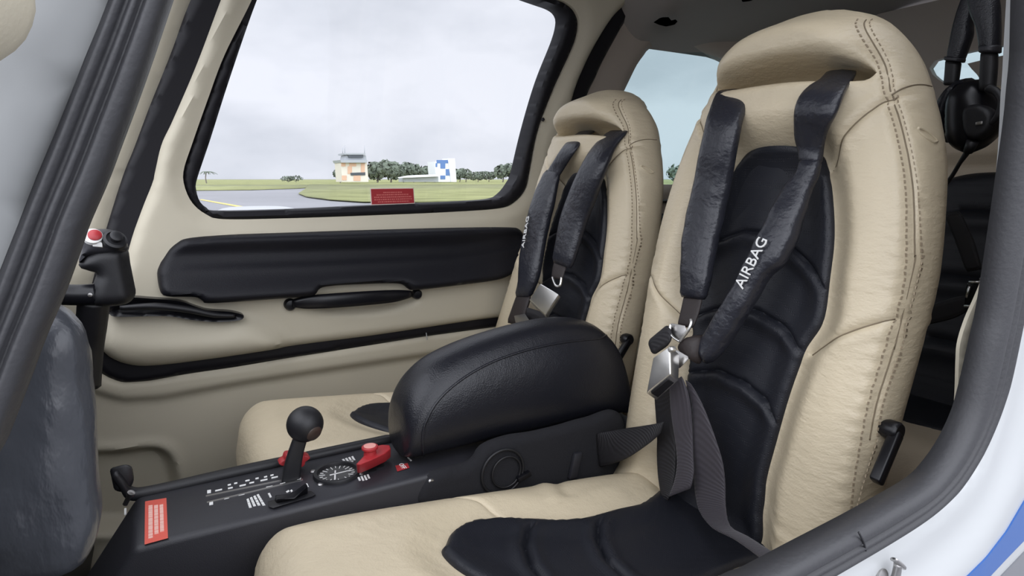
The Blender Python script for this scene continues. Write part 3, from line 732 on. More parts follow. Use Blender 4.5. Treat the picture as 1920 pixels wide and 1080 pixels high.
# black gap and double rubber seal around the door
SEAL_OUT = dpx([(357, 0), (320, 100), (280, 200), (250, 280), (230, 330), (200, 425), (180, 500), (160, 580), (140, 650), (165, 685), (200, 708), (230, 719), (280, 716), (350, 703), (440, 690), (560, 670), (700, 648), (800, 632), (910, 617),
                (1000, 604), (1040, 570), (1062, 460), (1078, 330), (1098, 198), (1120, 144), (1133, 115), (1153, 78), (1173, 42), (1189, 15), (1201, -2), (1250, -60), (1200, -130), (1000, -190), (700, -230), (470, -200), (400, -80)], .026)
dn = np.array(DOOR); dc = dn.mean(0)
SEAL_HOLE = [tuple(p) for p in (dc + (dn - dc) * .90)]
s1 = puff('trim_1', DRUB, SEAL_OUT, dframe, lambda u, v, d: .026 + rnd(d, .010, .9), .009, rim=((.05, 0),), holes=[SEAL_HOLE]); struct(s1)
# front door post of the far side
POSTSEAM = dpx([(150, 334), (205, 332), (245, 330)])
post = puff('trim_2', TRIM, dpx([(357, 0), (320, 100), (280, 200), (250, 280), (230, 330), (200, 425), (180, 500), (160, 580), (140, 660), (60, 660), (40, 560), (70, 470), (120, 420), (180, 300), (240, 120), (285, -60), (370, -230), (430, -180)], .014), dframe,
            lambda u, v, d: .004 + .010 * sst(d, 0, .02) - .004 * np.exp(-(pdist(np.stack([u, v], 1), POSTSEAM) / .003) ** 2), .012, rim=((.05, 0),)); struct(post)
# side wall below the door with its foot-well moulding
LEDGE = resample(dpx([(175, 735), (230, 752), (300, 748), (440, 722), (560, 703), (700, 682), (900, 652)]), False, .02)
FOOT = dpx([(120, 858), (230, 838), (290, 832), (322, 846), (338, 880), (344, 930), (340, 990), (120, 990)]); FOOT_L = resample(catmull(FOOT, True, 4), True, .012)
def low_h(u, v, d):
    P = np.stack([u, v], 1)
    zl = np.interp(u, LEDGE[:, 0], LEDGE[:, 1])
    h = .006 + .018 * sst(v, zl - .006, zl + .020) + rnd(d, .01, .6)
    ifo = inside(P, FOOT_L); df = pdist(P, FOOT_L, True)
    return h - .045 * np.where(ifo, sst(df, -.002, .03), 0) + .006 * np.where(~ifo, np.exp(-(df / .014) ** 2), .006 / .006)
lw_top = dpx([(60, 610), (150, 655), (175, 690), (200, 707), (230, 718), (280, 715), (350, 702), (440, 689), (560, 669), (700, 647), (800, 631), (910, 616), (1000, 603)], .02)
lw = puff('wall_right', TRIM, [(-.5, -.16)] + lw_top + [(1.02, lw_top[-1][1] + .02), (1.02, -.80), (-.5, -.80)], dframe, low_h, .008, rim=((.04, 0),), smooth_loop=False); struct(lw)
# short worn mark on the lower seal
struct(tube('trim_8', WHITE, [D(799, 624, .030), D(801, 637, .030)], .0012, None, 6))

# rear side wall of the far side with its window
RW = dpx([(1165, 178), (1178, 151), (1191, 124), (1201, 109), (1213, 95), (1229, 79), (1242, 73), (1256, 75), (1289, 84), (1360, 109), (1440, 150), (1470, 190), (1460, 250), (1420, 320), (1380, 345), (1270, 346), (1170, 346), (1145, 330), (1143, 270)])
RSEAM = dpx([(1140, 72), (1153, 80), (1180, 88), (1212, 97)])
zr = lambda x: .36
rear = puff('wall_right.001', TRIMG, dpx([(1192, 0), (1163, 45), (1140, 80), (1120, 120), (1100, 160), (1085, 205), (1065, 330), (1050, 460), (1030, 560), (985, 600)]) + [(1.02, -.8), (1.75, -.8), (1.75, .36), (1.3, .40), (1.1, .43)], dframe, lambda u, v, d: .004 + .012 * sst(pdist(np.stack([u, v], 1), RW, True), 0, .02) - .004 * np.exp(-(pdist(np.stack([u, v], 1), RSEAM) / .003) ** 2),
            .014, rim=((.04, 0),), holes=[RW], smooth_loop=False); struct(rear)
w2 = puff('window_1', GLASST, RW, dframe, lambda u, v, d: np.full(len(u), -.012), .03, rim=((.004, 0),)); struct(w2)
# dark padded rest along the rear side wall, seen between the two front seats
o = puff('padded_rest', BLACKL, dpx([(1180, 410), (1262, 400), (1420, 396), (1430, 556), (1262, 554), (1160, 554), (1150, 470)], .03), dframe, lambda u, v, d: .05 + rnd(d, .02), .012, rim=((.045, 0),))
tag(base(o), 'dark padded rest low on the far rear wall, seen between the two front seats', 'armrest')
struct(tube('trim_4', RUBBER, [D(1180, 384, .025), D(1262, 376, .025), D(1330, 372, .025)], .005, None, 8))

# headliner: shallow vault, open over the windscreen
def czp(X, a):
    k = float(sst(np.array([X]), .93, 1.16)[0])
    hw = .47 + (.045 - .10 * max(0, X - 1.0) ** 2) * k
    return .84 + a * hw, (.56 - .085 * k) - (.05 + .075 * k) * abs(a) ** 2.6 - .05 * max(0, X - 1.1) ** 2 - .25 * max(0, .25 - X) ** 2
def ceil_pts():
    V = []; F = []; xs = np.linspace(-.05, 1.95, 121); n = 61
    for X in xs:
        for k in range(n):
            a = -1 + 2 * k / (n - 1)
            yb, z = czp(X, a)
            V.append((X, yb, z))
    for i in range(len(xs) - 1):
        for k in range(n - 1):
            a = i * n + k; F.append((a, a + n, a + n + 1, a + 1))
    m0 = len(V); V += [(x, y, z + .03) for x, y, z in V]
    F += [tuple(i + m0 for i in f[::-1]) for f in F]
    return V, F
V, F = ceil_pts(); struct(put('ceiling', mesh(V, F), HEADL))
# rear bulkhead, floor
bmv = [(1.72, .2, -.85), (1.72, 1.45, -.85), (1.80, 1.30, .46), (1.80, .40, .46)]
BKX = 1.74
def bkframe(u, v, h): return np.stack([BKX - np.asarray(h), u, v], 1)
RWB = [tuple(atx(x, y, BKX)[[1, 2]]) for x, y in ((1744, 128), (1754, 114), (1775, 108), (1815, 98), (1920, 79), (1990, 66), (1990, 86), (1920, 98), (1862, 108), (1814, 120), (1842, 149), (1800, 156), (1772, 156), (1752, 144))]
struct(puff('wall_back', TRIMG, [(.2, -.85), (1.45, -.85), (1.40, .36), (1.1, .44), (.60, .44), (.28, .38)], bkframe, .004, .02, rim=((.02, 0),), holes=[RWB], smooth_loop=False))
struct(puff('window_2', GLASST, RWB, bkframe, -.008, .03, rim=((.004, 0),)))
fl = [(-.6, .2, -.80), (1.8, .2, -.80), (1.8, 1.55, -.80), (-.6, 1.55, -.80)]
struct(hexa('floor', CARPET, fl, [(x, y, z - .03) for x, y, z in fl], None, 0))
# footwell firewall in the dark nose
fw = [(-.58, .2, -.80), (-.58, 1.5, -.80), (-.42, 1.5, -.11), (-.42, .2, -.11)]
struct(hexa('wall_front', CARPET, fw, [(x - .03, y, z) for x, y, z in fw], None, 0))

# ------------------------------------------------------------------ near side: door opening, seal, white fuselage
YN = .25
def npx(pts, Y=YN): return [tuple(aty(x, y, Y)[[0, 2]]) for x, y in pts]
IN_R = [(1926, 60), (1918, 167), (1911, 233), (1899, 317), (1879, 451), (1859, 578), (1845, 640), (1828, 715), (1812, 774), (1788, 827), (1760, 870), (1727, 905), (1662, 945), (1597, 982), (1500, 1034), (1420, 1078), (1340, 1122)]
OUT_R = [(1962, 60), (1954, 167), (1948, 280), (1935, 400), (1920, 512), (1904, 586), (1883, 700), (1873, 746), (1841, 840), (1800, 900), (1739, 958), (1680, 998), (1617, 1035), (1560, 1067), (1490, 1107), (1400, 1158)]
IN_L = [(385, -190), (364, -120), (343, -60), (322, 0), (290, 95), (260, 180), (230, 260), (200, 340), (165, 420), (148, 470), (115, 560), (80, 640), (50, 720), (0, 850), (-60, 1000)]
OUT_L = [(272, -190), (248, -120), (224, -60), (200, 0), (175, 60), (150, 120), (120, 200), (90, 270), (60, 340), (30, 420), (0, 495), (-40, 600), (-80, 700), (-130, 830), (-190, 980)]
top_in = npx([(345, -70)])[0]
def nframe(Y):
    return lambda u, v, h: np.stack([u, Y - .0 * u - h, v], 1)
inner = npx(IN_R) + [(.16, -.315), (.02, -.30), (-.06, -.23)] + npx(IN_L[::-1]) + [(.125, .185), (.19, .25), (.32, .29), (.50, .285), (.585, .22)]
outer = npx(OUT_R) + [(.13, -.345), (-.02, -.335), (-.105, -.25)] + npx(OUT_L[::-1]) + [(.075, .19), (.15, .28), (.31, .33), (.53, .325), (.625, .24)]
IN_S = resample(catmull(inner, True, 4), True, .004); OUT_S = resample(catmull(outer, True, 4), True, .004)
def seal_strip():
    n = len(IN_S); near = []
    for p in IN_S:                                  # partner of each inner point on the outer edge
        near.append(OUT_S[np.argmin(((OUT_S - p) ** 2).sum(1))])
    near = np.array(near); w = 9
    near = sum(np.roll(near, k, 0) for k in range(-w, w + 1)) / (2 * w + 1)
    m = 26; V = []; F = []
    for i in range(n):
        for k in range(m):
            q = k / (m - 1); p = IN_S[i] * (1 - q) + near[i] * q
            hgt = .011 * max(0, 1 - abs(2 * q - 1) ** 4) ** .5 - .0030 * np.exp(-((q - .42) / .05) ** 2) - .0026 * np.exp(-((q - .64) / .045) ** 2) + .0012 * np.exp(-((q - .80) / .05) ** 2)
            V.append((p[0], YN - hgt, p[1]))
        V.append((near[i][0], YN + .012, near[i][1])); V.append((IN_S[i][0], YN + .012, IN_S[i][1]))
    M = m + 2
    for i in range(n):
        j2 = (i + 1) % n
        for k in range(M): F.append((i * M + k, i * M + (k + 1) % M, j2 * M + (k + 1) % M, j2 * M + k))
    bm = bmesh.new(); me0 = mesh(V, F); bm.from_mesh(me0); bpy.data.meshes.remove(me0)
    return put('trim_5', bm_mesh(bm), RUBBER)
struct(seal_strip())
# joint where the two ends of the rubber meet
struct(tube('trim_9', PLASD, [aty(1610, 998, YN - .010), aty(1620, 1018, YN - .0115), aty(1624, 1036, YN - .008)], .0008, None, 6))
# beige lining of the door post, just inside the seal
LIN = [(1925, 120), (1916, 200), (1897, 321), (1875, 415), (1863, 488), (1838, 553), (1818, 598), (1804, 643), (1801, 680), (1799, 740), (1794, 800), (1780, 838), (1800, 845), (1835, 800), (1860, 720), (1885, 620), (1910, 480), (1930, 330), (1950, 200), (1955, 120)]
o = puff('wall_left', TRIM, npx(LIN, .274), nframe(.274), lambda u, v, d: .001 + rnd(d, .004, .6), .005, rim=((.003, 0),)); struct(o)
# near-side interior wall behind the opening and below it
LWL = [(-.3, -.8), (1.72, -.8), (1.72, .36), (.72, .40), (.70, .20), (.71, -.05), (.71, -.25), (.66, -.37), (.15, -.40), (-.15, -.30), (-.3, -.22)]
def lframe(u, v, h): return np.stack([u, .275 + .05 * np.maximum(0, u - .72) - h, v], 1)
RWL = [(1.05, .16), (1.2, .24), (1.5, .27), (1.62, .24), (1.62, .13), (1.4, .10), (1.15, .10)]
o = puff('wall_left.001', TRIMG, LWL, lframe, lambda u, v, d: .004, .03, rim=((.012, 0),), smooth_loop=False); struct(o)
# outer skin: white paint, blue and grey stripes, rolls away below the sill
FUS_HOLE = [tuple(p) for p in OUT_S[::6]]
def fframe(u, v, h):
    return np.stack([u, YN + .012 + .05 * np.maximum(0, -.30 - v) + .06 * np.maximum(0, u - .66) - h, v], 1)
rid = npx([(1960, 840), (1915, 890), (1870, 960), (1800, 1030), (1700, 1100)])
def fus_h(u, v, d):
    P = np.stack([u, v], 1); b = pdist(P, OUT_S, True)
    return .002 + .012 * sst(b, .0, .016) + .010 * sst(b, .045, .085)
fus = puff('wall_left.002', WHITE, [(-.13, -1.1), (1.3, -1.1), (1.3, .45), (.7, .45), (.3, .40), (.06, .30), (-.02, .16), (-.08, .02), (-.13, -.1)], fframe, fus_h, .012, rim=((.02, 0),), holes=[FUS_HOLE], smooth_loop=False); struct(fus)
def fpx(pts):
    out = []
    for x, y in pts:
        d = ray(x, y); k = YN / d[1]
        for _ in range(40):
            P = d * k; u, v = np.array([P[0]]), np.array([P[2]]); k = .5 * k + .5 * fframe(u, v, fus_h(u, v, None))[0][1] / d[1]
        out.append((P[0], P[2]))
    return out
def stripe(name, m, pts, lift):
    return puff(name, m, fpx(pts), fframe, lambda u, v, d: fus_h(u, v, d) + lift, .006, rim=((.003, 0),), parent=None, smooth_loop=False)
b1 = stripe('trim_6', BLUE, [(2330, 330), (2140, 640), (1990, 860), (1920, 937), (1886, 995), (1850, 1042), (1812, 1080), (1770, 1118), (1815, 1118), (1853, 1080), (1885, 1046), (1920, 1010), (1990, 938), (2140, 740), (2330, 450)], .0015); struct(b1)
b2 = stripe('trim_7', GREYP, [(2330, 490), (2140, 770), (1990, 960), (1920, 1033), (1875, 1080), (1840, 1118), (1920, 1118), (1990, 1050), (2140, 870), (2330, 610)], .0015); struct(b2)
# little bent latch pin on the sill
def S3(x, y, lift=0.0):
    u, v = fpx([(x, y)])[0]; u, v = np.array([u]), np.array([v]); return fframe(u, v, fus_h(u, v, None) + lift)[0]
lt = thing('door_latch_pin', tuple(S3(1665, 1085, 0)), 'small bent steel latch pin standing on the white sill at the bottom edge', 'latch')
tube('pin_stem', STEEL, [S3(1664, 1095, .002), S3(1665, 1075, .006), S3(1664, 1056, .008), S3(1660, 1045, .010)], [.0036, .0034, .0032, .003], lt, 12)
sweep('pin_hook', STEEL, [S3(1645, 1033, .013), S3(1652, 1037, .012), S3(1662, 1046, .012), S3(1670, 1052, .011)], [[.0004, 0, .0016]] * 4, [[0, -1, 0.3]] * 4, [.0028, .003, .003, .002], lt, ring=12)
lathe('pin_washer', STEEL, S3(1650, 1080, .001), (0, -1, .2), [(.007, 0), (.007, .002), (.004, .0026)], lt)
WHITE_SHADE = mat('shaded_white_skin', (.21, .215, .213), .6)  # white skin ahead of the seal, its shade put into the colour as grey
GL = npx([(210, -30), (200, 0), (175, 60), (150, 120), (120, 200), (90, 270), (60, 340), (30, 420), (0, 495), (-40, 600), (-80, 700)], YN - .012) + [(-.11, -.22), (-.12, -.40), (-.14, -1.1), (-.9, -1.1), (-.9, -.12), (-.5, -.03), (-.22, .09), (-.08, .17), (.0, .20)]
struct(puff('wall_left.003', WHITE_SHADE, GL, nframe(YN - .012), lambda u, v, d: .002 + rnd(d, .006), .008, rim=((.008, 0),), smooth_loop=False))
# beige rounded lining of the open door, top left, close to the camera
o = puff('door_lining', TRIM, npx([(-60, -40), (40, -40), (52, -5), (42, 36), (24, 66), (-4, 88), (-60, 110)], .20), nframe(.20), lambda u, v, d: .004 + rnd(d, .01), .004, rim=((.006, 0),))
tag(base(o), 'beige rounded corner of door lining at the very top left, against white paint', 'door lining')

# ================================================================== INSTRUMENT PANEL CORNER, SIDE STICK
pn = np.array([.55, -.83, .05]); pn /= np.linalg.norm(pn); pc0 = np.array([-.03, .40, -.12])
pe1 = np.cross((0, 0, 1.0), pn); pe1 /= np.linalg.norm(pe1); pe2 = np.cross(pn, pe1)
def pframe(u, v, h): return pc0 + np.outer(u, pe1) + np.outer(v, pe2) + np.outer(h, pn)
def ppx(pts, w=0): return [((onplane(x, y, pc0 + pn * w, pn) - pc0) @ pe1, (onplane(x, y, pc0 + pn * w, pn) - pc0) @ pe2) for x, y in pts]
PAN = ppx([(105, 572), (130, 585), (152, 612), (172, 648), (176, 690), (182, 780), (190, 850), (203, 905), (208, 940), (202, 975), (190, 1008), (160, 1040), (110, 1070), (40, 1100), (-60, 1120), (-110, 900), (-60, 640), (40, 560)])
th = thing('instrument_panel', tuple(pframe(np.array([0]), np.array([-.16]), np.array([0]))[0]), 'black leather covered end of the instrument panel at the lower left', 'panel')
PRIDGE = np.array(ppx([(95, 560), (112, 700), (118, 820), (118, 960), (100, 1080)]))
PRIDGE2 = np.array(ppx([(20, 640), (24, 760), (20, 900), (-30, 1000)]))
def pan_h(u, v, d):
    P = np.stack([u, v], 1)
    return rnd(d, .035, .55) + .026 * np.exp(-(pdist(P, PRIDGE) / .020) ** 2) + .012 * np.exp(-(pdist(P, PRIDGE2) / .015) ** 2) + .0012 * wob(u, v, 5, 160)
puff('leather_cover', mat('hammered_black_leather', (.045, .048, .056), .28, bump=[('noise', 75, 1.8, (1, 1, .45)), ('noise', 30, 1.2)]), PAN, pframe, pan_h, .006, rim=((.03, .002), (.12, -.01)), parent=th)
hexa('panel_body', PLASD, [(-.17, .33, -.14), (-.17, 1.36, -.14), (-.17, 1.36, -.72), (-.17, .33, -.72)], [(-.36, .33, -.12), (-.36, 1.36, -.12), (-.36, 1.36, -.72), (-.36, .33, -.72)], th, .015, 3)
q = [(108, 582), (120, 574), (146, 598), (148, 606), (136, 614)]
hexa('clip', PLAS, [onplane(x, y, pc0 - pn * .02, pn) for x, y in q], [onplane(x, y, pc0 - pn * .035, pn) + pn * -.01 for x, y in q], th, .002)

ssY = 1.12
stk = thing('side_stick', tuple(aty(190, 640, ssY)), 'black side stick grip with red button standing before the far door', 'control stick')
GP = [(150, 497), (170, 470), (200, 462), (232, 466), (240, 500), (247, 535), (250, 552), (244, 563), (228, 570), (200, 572), (178, 570), (172, 552), (180, 528), (184, 512), (165, 505)]
def ssframe(u, v, h): return np.stack([u, ssY - np.asarray(h), v], 1)
g = puff('grip', PLASD, [tuple(aty(x, y, ssY)[[0, 2]]) for x, y in GP], ssframe, lambda u, v, d: .024 + rnd(d, .018, 1.0), .005, rim=((.008, .002), (.024, .003), (.040, .002), (.048, -.006)), parent=stk)
HP = [(150, 490), (156, 470), (160, 438), (190, 433), (212, 436), (228, 444), (235, 458), (234, 470), (200, 474), (165, 478)]
hd = puff('grip_head', PLAS, [tuple(aty(x, y, ssY)[[0, 2]]) for x, y in HP], ssframe, lambda u, v, d: .026 + rnd(d, .012, 1.0), .004, rim=((.012, .002), (.030, .002), (.046, -.004)), parent=stk)
fc = aty(176, 445, ssY - .030)
lathe('red_button', RED, aty(178, 442, ssY - .027), (.1, -.8, .6), [(.009, -.004), (.009, .003), (.006, .0055), (.001, .006)], stk)
lathe('button_ring', LET, aty(174, 443, ssY - .0265), (.1, -.8, .6), [(.0125, -.005), (.0125, .0015), (.010, .002)], stk)
lathe('trim_hat', PLASD, aty(216, 449, ssY - .027), (.3, -.7, .6), [(.016, -.006), (.016, .001), (.0125, .003), (.0125, .001), (.007, .001), (.007, .008), (.009, .010), (.006, .012), (.001, .012)], stk)
m_ = aty(183, 459, ssY - .028); box('switch', LET, m_, (.006, 0, -.001), (0, .0, .0035), (0, -.003, .001), stk, .0005)
tube('shaft', GLOSSB, [aty(118, 552, ssY), aty(145, 553, ssY), aty(180, 552, ssY)], [.016, .016, .017], stk, 14)
lathe('screw', STEEL, aty(169, 553, ssY - .0165), (0, -1, 0), [(.003, -.001), (.003, .001), (.001, .0015)], stk)
tube('stem', PLASD, [aty(176, 560, ssY + .015), aty(172, 600, ssY + .03), aty(160, 650, ssY + .05), aty(150, 720, ssY + .06)], [.022, .022, .026, .03], stk, 14)

# ================================================================== CENTRE CONSOLE
CZ = -.407; CY0, CY1 = .757, .885
con = thing('centre_console', (.30, .82, -.80), 'black centre console between the seats with lever, dials and padded lid', 'console')
bx = atz(257, 930, CZ)[0]
prof = [(-.16, -.55), (bx, CZ), (.345, CZ), (.68, CZ), (.68, -.80), (-.16, -.80)]
A = [(x, CY0 - (.006 if z > -.7 else 0), z) for x, z in prof]; Bq = [(x, CY1, z) for x, z in prof]
hexa('console_body', PLAS, A, Bq, con, .008, 3)
def cz(x, y, lift=0.0): return atz(x, y, CZ + lift)
# raised rail along the far edge
ry = CY1 + .006
sweep('console_rail', PLASD, [aty(214, 884, ry), aty(230, 905, ry), aty(246, 925, ry), (bx + .022, ry - .002, CZ - .001), (.06, ry - .002, CZ + .001), (.15, ry - .002, CZ + .001), (.30, ry - .002, CZ + .001)], [[0, .009, 0]] * 7, [[.7, 0, .7], [.6, 0, .8], [.4, 0, .9], [0, 0, 1.], [0, 0, 1.], [0, 0, 1.], [0, 0, 1.]], [.006, .007, .008, .008, .008, .008, .008], con, ring=14)
hexa('rail_clip', PLASD, [aty(x, y, CY1 + .002) for x, y in ((205, 878), (236, 870), (248, 874), (252, 900), (240, 925), (214, 920))], [aty(x, y, CY1 + .02) for x, y in ((205, 878), (236, 870), (248, 874), (252, 900), (240, 925), (214, 920))], con, .004)
# throttle quadrant slots
marks('lever_slot', STEEL, [([cz(386, 929), cz(560, 893), cz(560, 895.5), cz(386, 931.5)], (0, 0, 1)), ([cz(388, 941), cz(568, 890 + 8), cz(568, 890 + 10.5), cz(388, 943.5)], (0, 0, 1))], .0005, con)
q = []
for (x, y, w) in [(410, 918, 13), (432, 914, 9), (455, 909, 12), (472, 904, 9), (495, 899, 13), (515, 894, 12), (430, 908, 6), (442, 905, 6), (464, 900, 8), (482, 896, 6), (498, 893, 6), (510, 890, 6),
                  (425, 933, 9), (453, 926, 11), (480, 919, 10), (505, 912, 12), (530, 906, 10)]:
    q.append(([cz(x - w / 2, y + w * .11), cz(x + w / 2, y - w * .11), cz(x + w / 2, y - w * .11 + 2.4), cz(x - w / 2, y + w * .11 + 2.4)], (0, 0, 1)))
for (x, y) in [(392, 922), (396, 944), (561, 899)]:
    q.append(([cz(x - 3.5, y - 2.4), cz(x + 3.5, y - 3.6), cz(x + 3.5, y + 2.4), cz(x - 3.5, y + 3.6)], (0, 0, 1)))
marks('lettering', LET, q[:12] + q[17:18], .0004, con); marks('lettering', LET, q[12:17] + q[18:], .0004, con)
def textblock(pts4, rows, seed, name='lettering', m=LET, parent=con, fill=.62, z=CZ, seg=(.08, .2)):
    """rows of tiny illegible print inside a traced quadrilateral (a,b along a row; rows from a->d)"""
    r = np.random.RandomState(seed); a, b, c, d = [np.array(atz(x, y, z)) for x, y in pts4]; qq = []
    for i in range(rows):
        k0 = (i + (1 - fill) / 2) / rows; k1 = (i + (1 + fill) / 2) / rows; x = 0; xe = r.uniform(.75, 1)
        while x < xe:
            w = r.uniform(*seg); x1 = min(xe, x + w)
            f_ = lambda s, k: (1 - k) * ((1 - s) * a + s * b) + k * ((1 - s) * d + s * c)
            qq.append(([f_(x, k0), f_(x1, k0), f_(x1, k1), f_(x, k1)], (0, 0, 1))); x = x1 + r.uniform(.02, .05)
    return marks(name, m, qq, .0004, parent)
textblock([(461, 937), (466, 955), (501, 950), (486, 926)], 4, 3)
textblock([(501, 926), (505, 934), (511, 932), (507, 924)], 1, 4)
textblock([(571, 908), (575, 916), (581, 914), (577, 906)], 1, 5)
textblock([(640, 862), (645, 868), (668, 863), (663, 855)], 4, 6)
textblock([(669, 896), (673, 904), (696, 898), (692, 889)], 4, 7)
textblock([(746, 842), (770, 866), (774, 864), (750, 840)], 1, 8)
# rocker switch on its plate
zp = .002
pl = hexa('switch_plate', PLASD, [cz(x, y, .003) for x, y in ((502, 940), (583, 920), (592, 927), (586, 931), (512, 953), (503, 950))], [cz(x, y, -.002) for x, y in ((502, 940), (583, 920), (592, 927), (586, 931), (512, 953), (503, 950))], con, .0012)
hexa('rocker', GLOSSB, [cz(x, y, .007) + np.array([0, 0, e]) for x, y, e in ((516, 932, .003), (545, 924, -.001), (574, 914, .007), (578, 920, .007), (552, 934, -.001), (520, 940, .003))],
     [cz(x, y, .002) for x, y in ((514, 939), (545, 931), (576, 924), (578, 926), (552, 936), (518, 944))], pl, .0012)
marks('rocker_symbol', LET, [([cz(536, 922, .0095), cz(541, 919, .0095), cz(543, 921, .0095), cz(538, 924, .0095)], (0, 0, 1)), ([cz(544, 920, .0095), cz(547, 918, .0095), cz(549, 921, .0095), cz(546, 923, .0095)], (0, 0, 1))], .0003, pl)
# throttle lever with ball knob
TY = .832
lb, lm, lk = aty(543, 906, TY), aty(554, 850, TY), aty(572, 795, TY)
lev = sweep('throttle_lever', PLASD, [lb + np.array([0, 0, -.012]), lb + (lm - lb) * .3, lm, lk + (lm - lk) * .2, lk], [[.0125, 0, 0], [.012, 0, 0], [.0105, 0, 0], [.0095, 0, 0], [.009, 0, 0]], [[0, -1, 0]] * 5, [.006, .006, .0055, .005, .005], con, ring=16, power=5)
kz = float(lk @ FW); kr = 33.5 * kz / FOC
lathe('knob', PLASD, lk, (0, 0, 1), ball(kr, 18), lev, 36)
kd = aty(586, 806, TY) - np.array([0, kr * .9, 0]) - lk; kd /= np.linalg.norm(kd)
lathe('knob_button', BROWN, lk, kd, [(kr * .46, kr * .8), (kr * .46, kr * .93), (kr * .40, kr * .985), (kr * .2, kr * 1.01), (.0005, kr * 1.015)], lev, 24)
# red star wheel behind the lever
mw = aty(552, 862, TY + .022); st_ = []
for k in range(24):
    r_ = .0185 + .0028 * cos(6 * 2 * pi * k / 24) ; a_ = 2 * pi * k / 24; st_.append((r_ * cos(a_), r_ * .62 * sin(a_)))
hexa('mixture_knob', RED, [mw + np.array([a, -.005, b]) for a, b in st_], [mw + np.array([a, .012, b]) for a, b in st_], con, .0012, 2)
tube('mixture_stem', PLASD, [mw + np.array([-.005, .004, 0]), mw + np.array([-.01, .004, -.035])], .004, con, 8, smooth=False)
# fuel dial
dc_ = cz(632, 889); dr = float(np.linalg.norm(cz(583, 895) - cz(680, 880))) / 2 * .92
fg = lathe('fuel_dial', PLASD, dc_, (0, 0, 1), [(dr, -.004), (dr, .003), (dr * .97, .005), (dr * .84, .005), (dr * .80, .001), (dr * .80, -.008)], con, 48)
lathe('dial_face', DIAL, dc_, (0, 0, 1), [(dr * .80, -.004), (dr * .80, .0002)], fg, 40)
q = []
for k in range(22):
    a = 2 * pi * k / 22; u = np.array([cos(a), sin(a), 0]); v = np.array([-sin(a), cos(a), 0]); L0 = .60 if k % 2 else .50
    q.append(([dc_ + u * dr * L0 - v * .0004, dc_ + u * dr * L0 + v * .0004, dc_ + u * dr * .74 + v * .0006, dc_ + u * dr * .74 - v * .0006], (0, 0, 1)))
o = marks('dial_scale', LET, [([p + np.array([0, 0, .0006]) for p in qq], n) for qq, n in q], .0003, fg)
marks('dial_needle', LET, [([dc_ + np.array([-.010, -.001, .001]), dc_ + np.array([-.010, .001, .001]), dc_ + np.array([dr * .6, .0012, .001]), dc_ + np.array([dr * .6, .0002, .001])], (0, 0, 1)),
                           ([dc_ + np.array([.001, .010, .001]), dc_ + np.array([-.001, .010, .001]), dc_ + np.array([-.008, -dr * .5, .001]), dc_ + np.array([-.006, -dr * .52, .001])], (0, 0, 1))], .0004, fg)
for x, y in ((587, 885), (601, 909), (660, 866), (677, 889)):
    lathe('dial_screw', STEEL, cz(x, y), (0, 0, 1), [(.0040, -.001), (.0040, .0012), (.003, .0022), (.0005, .0024)], fg, 16)
for x, y in ((698, 882), (713, 874)):
    lathe('console_stud', PLASD, cz(x, y), (0, 0, 1), [(.006, -.001), (.006, .0008), (.004, .0012)], con, 20)
# red fuel selector
top = [(668, 872), (682, 850), (700, 836), (722, 832), (733, 838), (734, 848), (722, 858), (698, 868), (676, 880)]
ztop = .026
sel = hexa('fuel_selector', RED, [cz(x, y, ztop) for x, y in ((667, 870), (675, 871), (697, 862), (722, 850), (733, 841), (731, 834), (716, 833), (700, 837), (684, 852))], [cz(x, y, .006) for x, y in ((669, 887), (676, 888), (699, 878), (722, 867), (733, 858), (730, 853), (716, 852), (700, 855), (684, 868))], con, .002, 3)
sc_ = cz(694, 850, ztop)
cap = lathe('selector_button', RED, sc_, (0, 0, 1), [(.0095, -.004), (.0085, .003), (.0085, .005), (.0115, .0075), (.0115, .010), (.0105, .011)], sel, 28)
lathe('button_cap', PINK, sc_, (0, 0, 1), [(.0085, .0105), (.0085, .0118), (.004, .0122), (.0005, .0122)], cap, 24)
lathe('selector_spindle', PLASD, cz(706, 864, .0), (0, 0, 1), [(.009, -.002), (.009, .012)], sel, 20)
# OFF tag
of = [(741, 873), (764, 868), (768, 877), (745, 884)]
og = hexa('off_label', RED, [cz(x, y, .001) for x, y in of], [cz(x, y, -.001) for x, y in of], con, 0)
oc = cz(754.5, 875.5); ox = cz(759, 881) - cz(750, 870); ox /= np.linalg.norm(ox); oy = np.cross((0, 0, 1), ox)
text_mesh('OFF', .010, .0002, lambda x, y, z: tuple(oc + ox * x + oy * y + np.array([0, 0, .0014 + z])), 'lettering', LET, og)
# red-orange warning label near the front bend
lq = [(272, 940), (312, 933.5), (315, 1009), (271, 1021)]
lb_ = hexa('warning_label', LABELR, [cz(x, y, .0008) for x, y in lq], [cz(x, y, -.0008) for x, y in lq], con, 0)
a_, b_, c_, d_ = [cz(x, y, .0010) for x, y in lq]
rg = np.random.RandomState(9); qq = []
for i, (k0, k1, e0, e1) in enumerate(((.16, .35, .13, .90), (.42, .60, .15, .84), (.67, .84, .16, .82))):
    s = e0
    while s < e1:
        w = rg.uniform(.03, .09); s1 = min(e1, s + w)
        f_ = lambda s_, k: (1 - s_) * ((1 - k) * a_ + k * b_) + s_ * ((1 - k) * d_ + k * c_)
        qq.append(([f_(s, k0), f_(s, k1), f_(s1, k1), f_(s1, k0)], (0, 0, 1))); s = s1 + rg.uniform(.006, .016)
marks('lettering', LETP, qq, .0003, lb_)
# toggle near the front
fs = aty(238, 939, .865); lathe('toggle', STEEL, fs, (.4, -.3, .8), [(.003, -.006), (.003, .006), (.0045, .010), (.0045, .014), (.001, .015)], con, 12)
marks('switch_label', LET, [([aty(233, 954, .84), aty(237, 953, .84), aty(237, 964, .84), aty(233, 965, .84)], (0, -.3, .9))], .001, con)
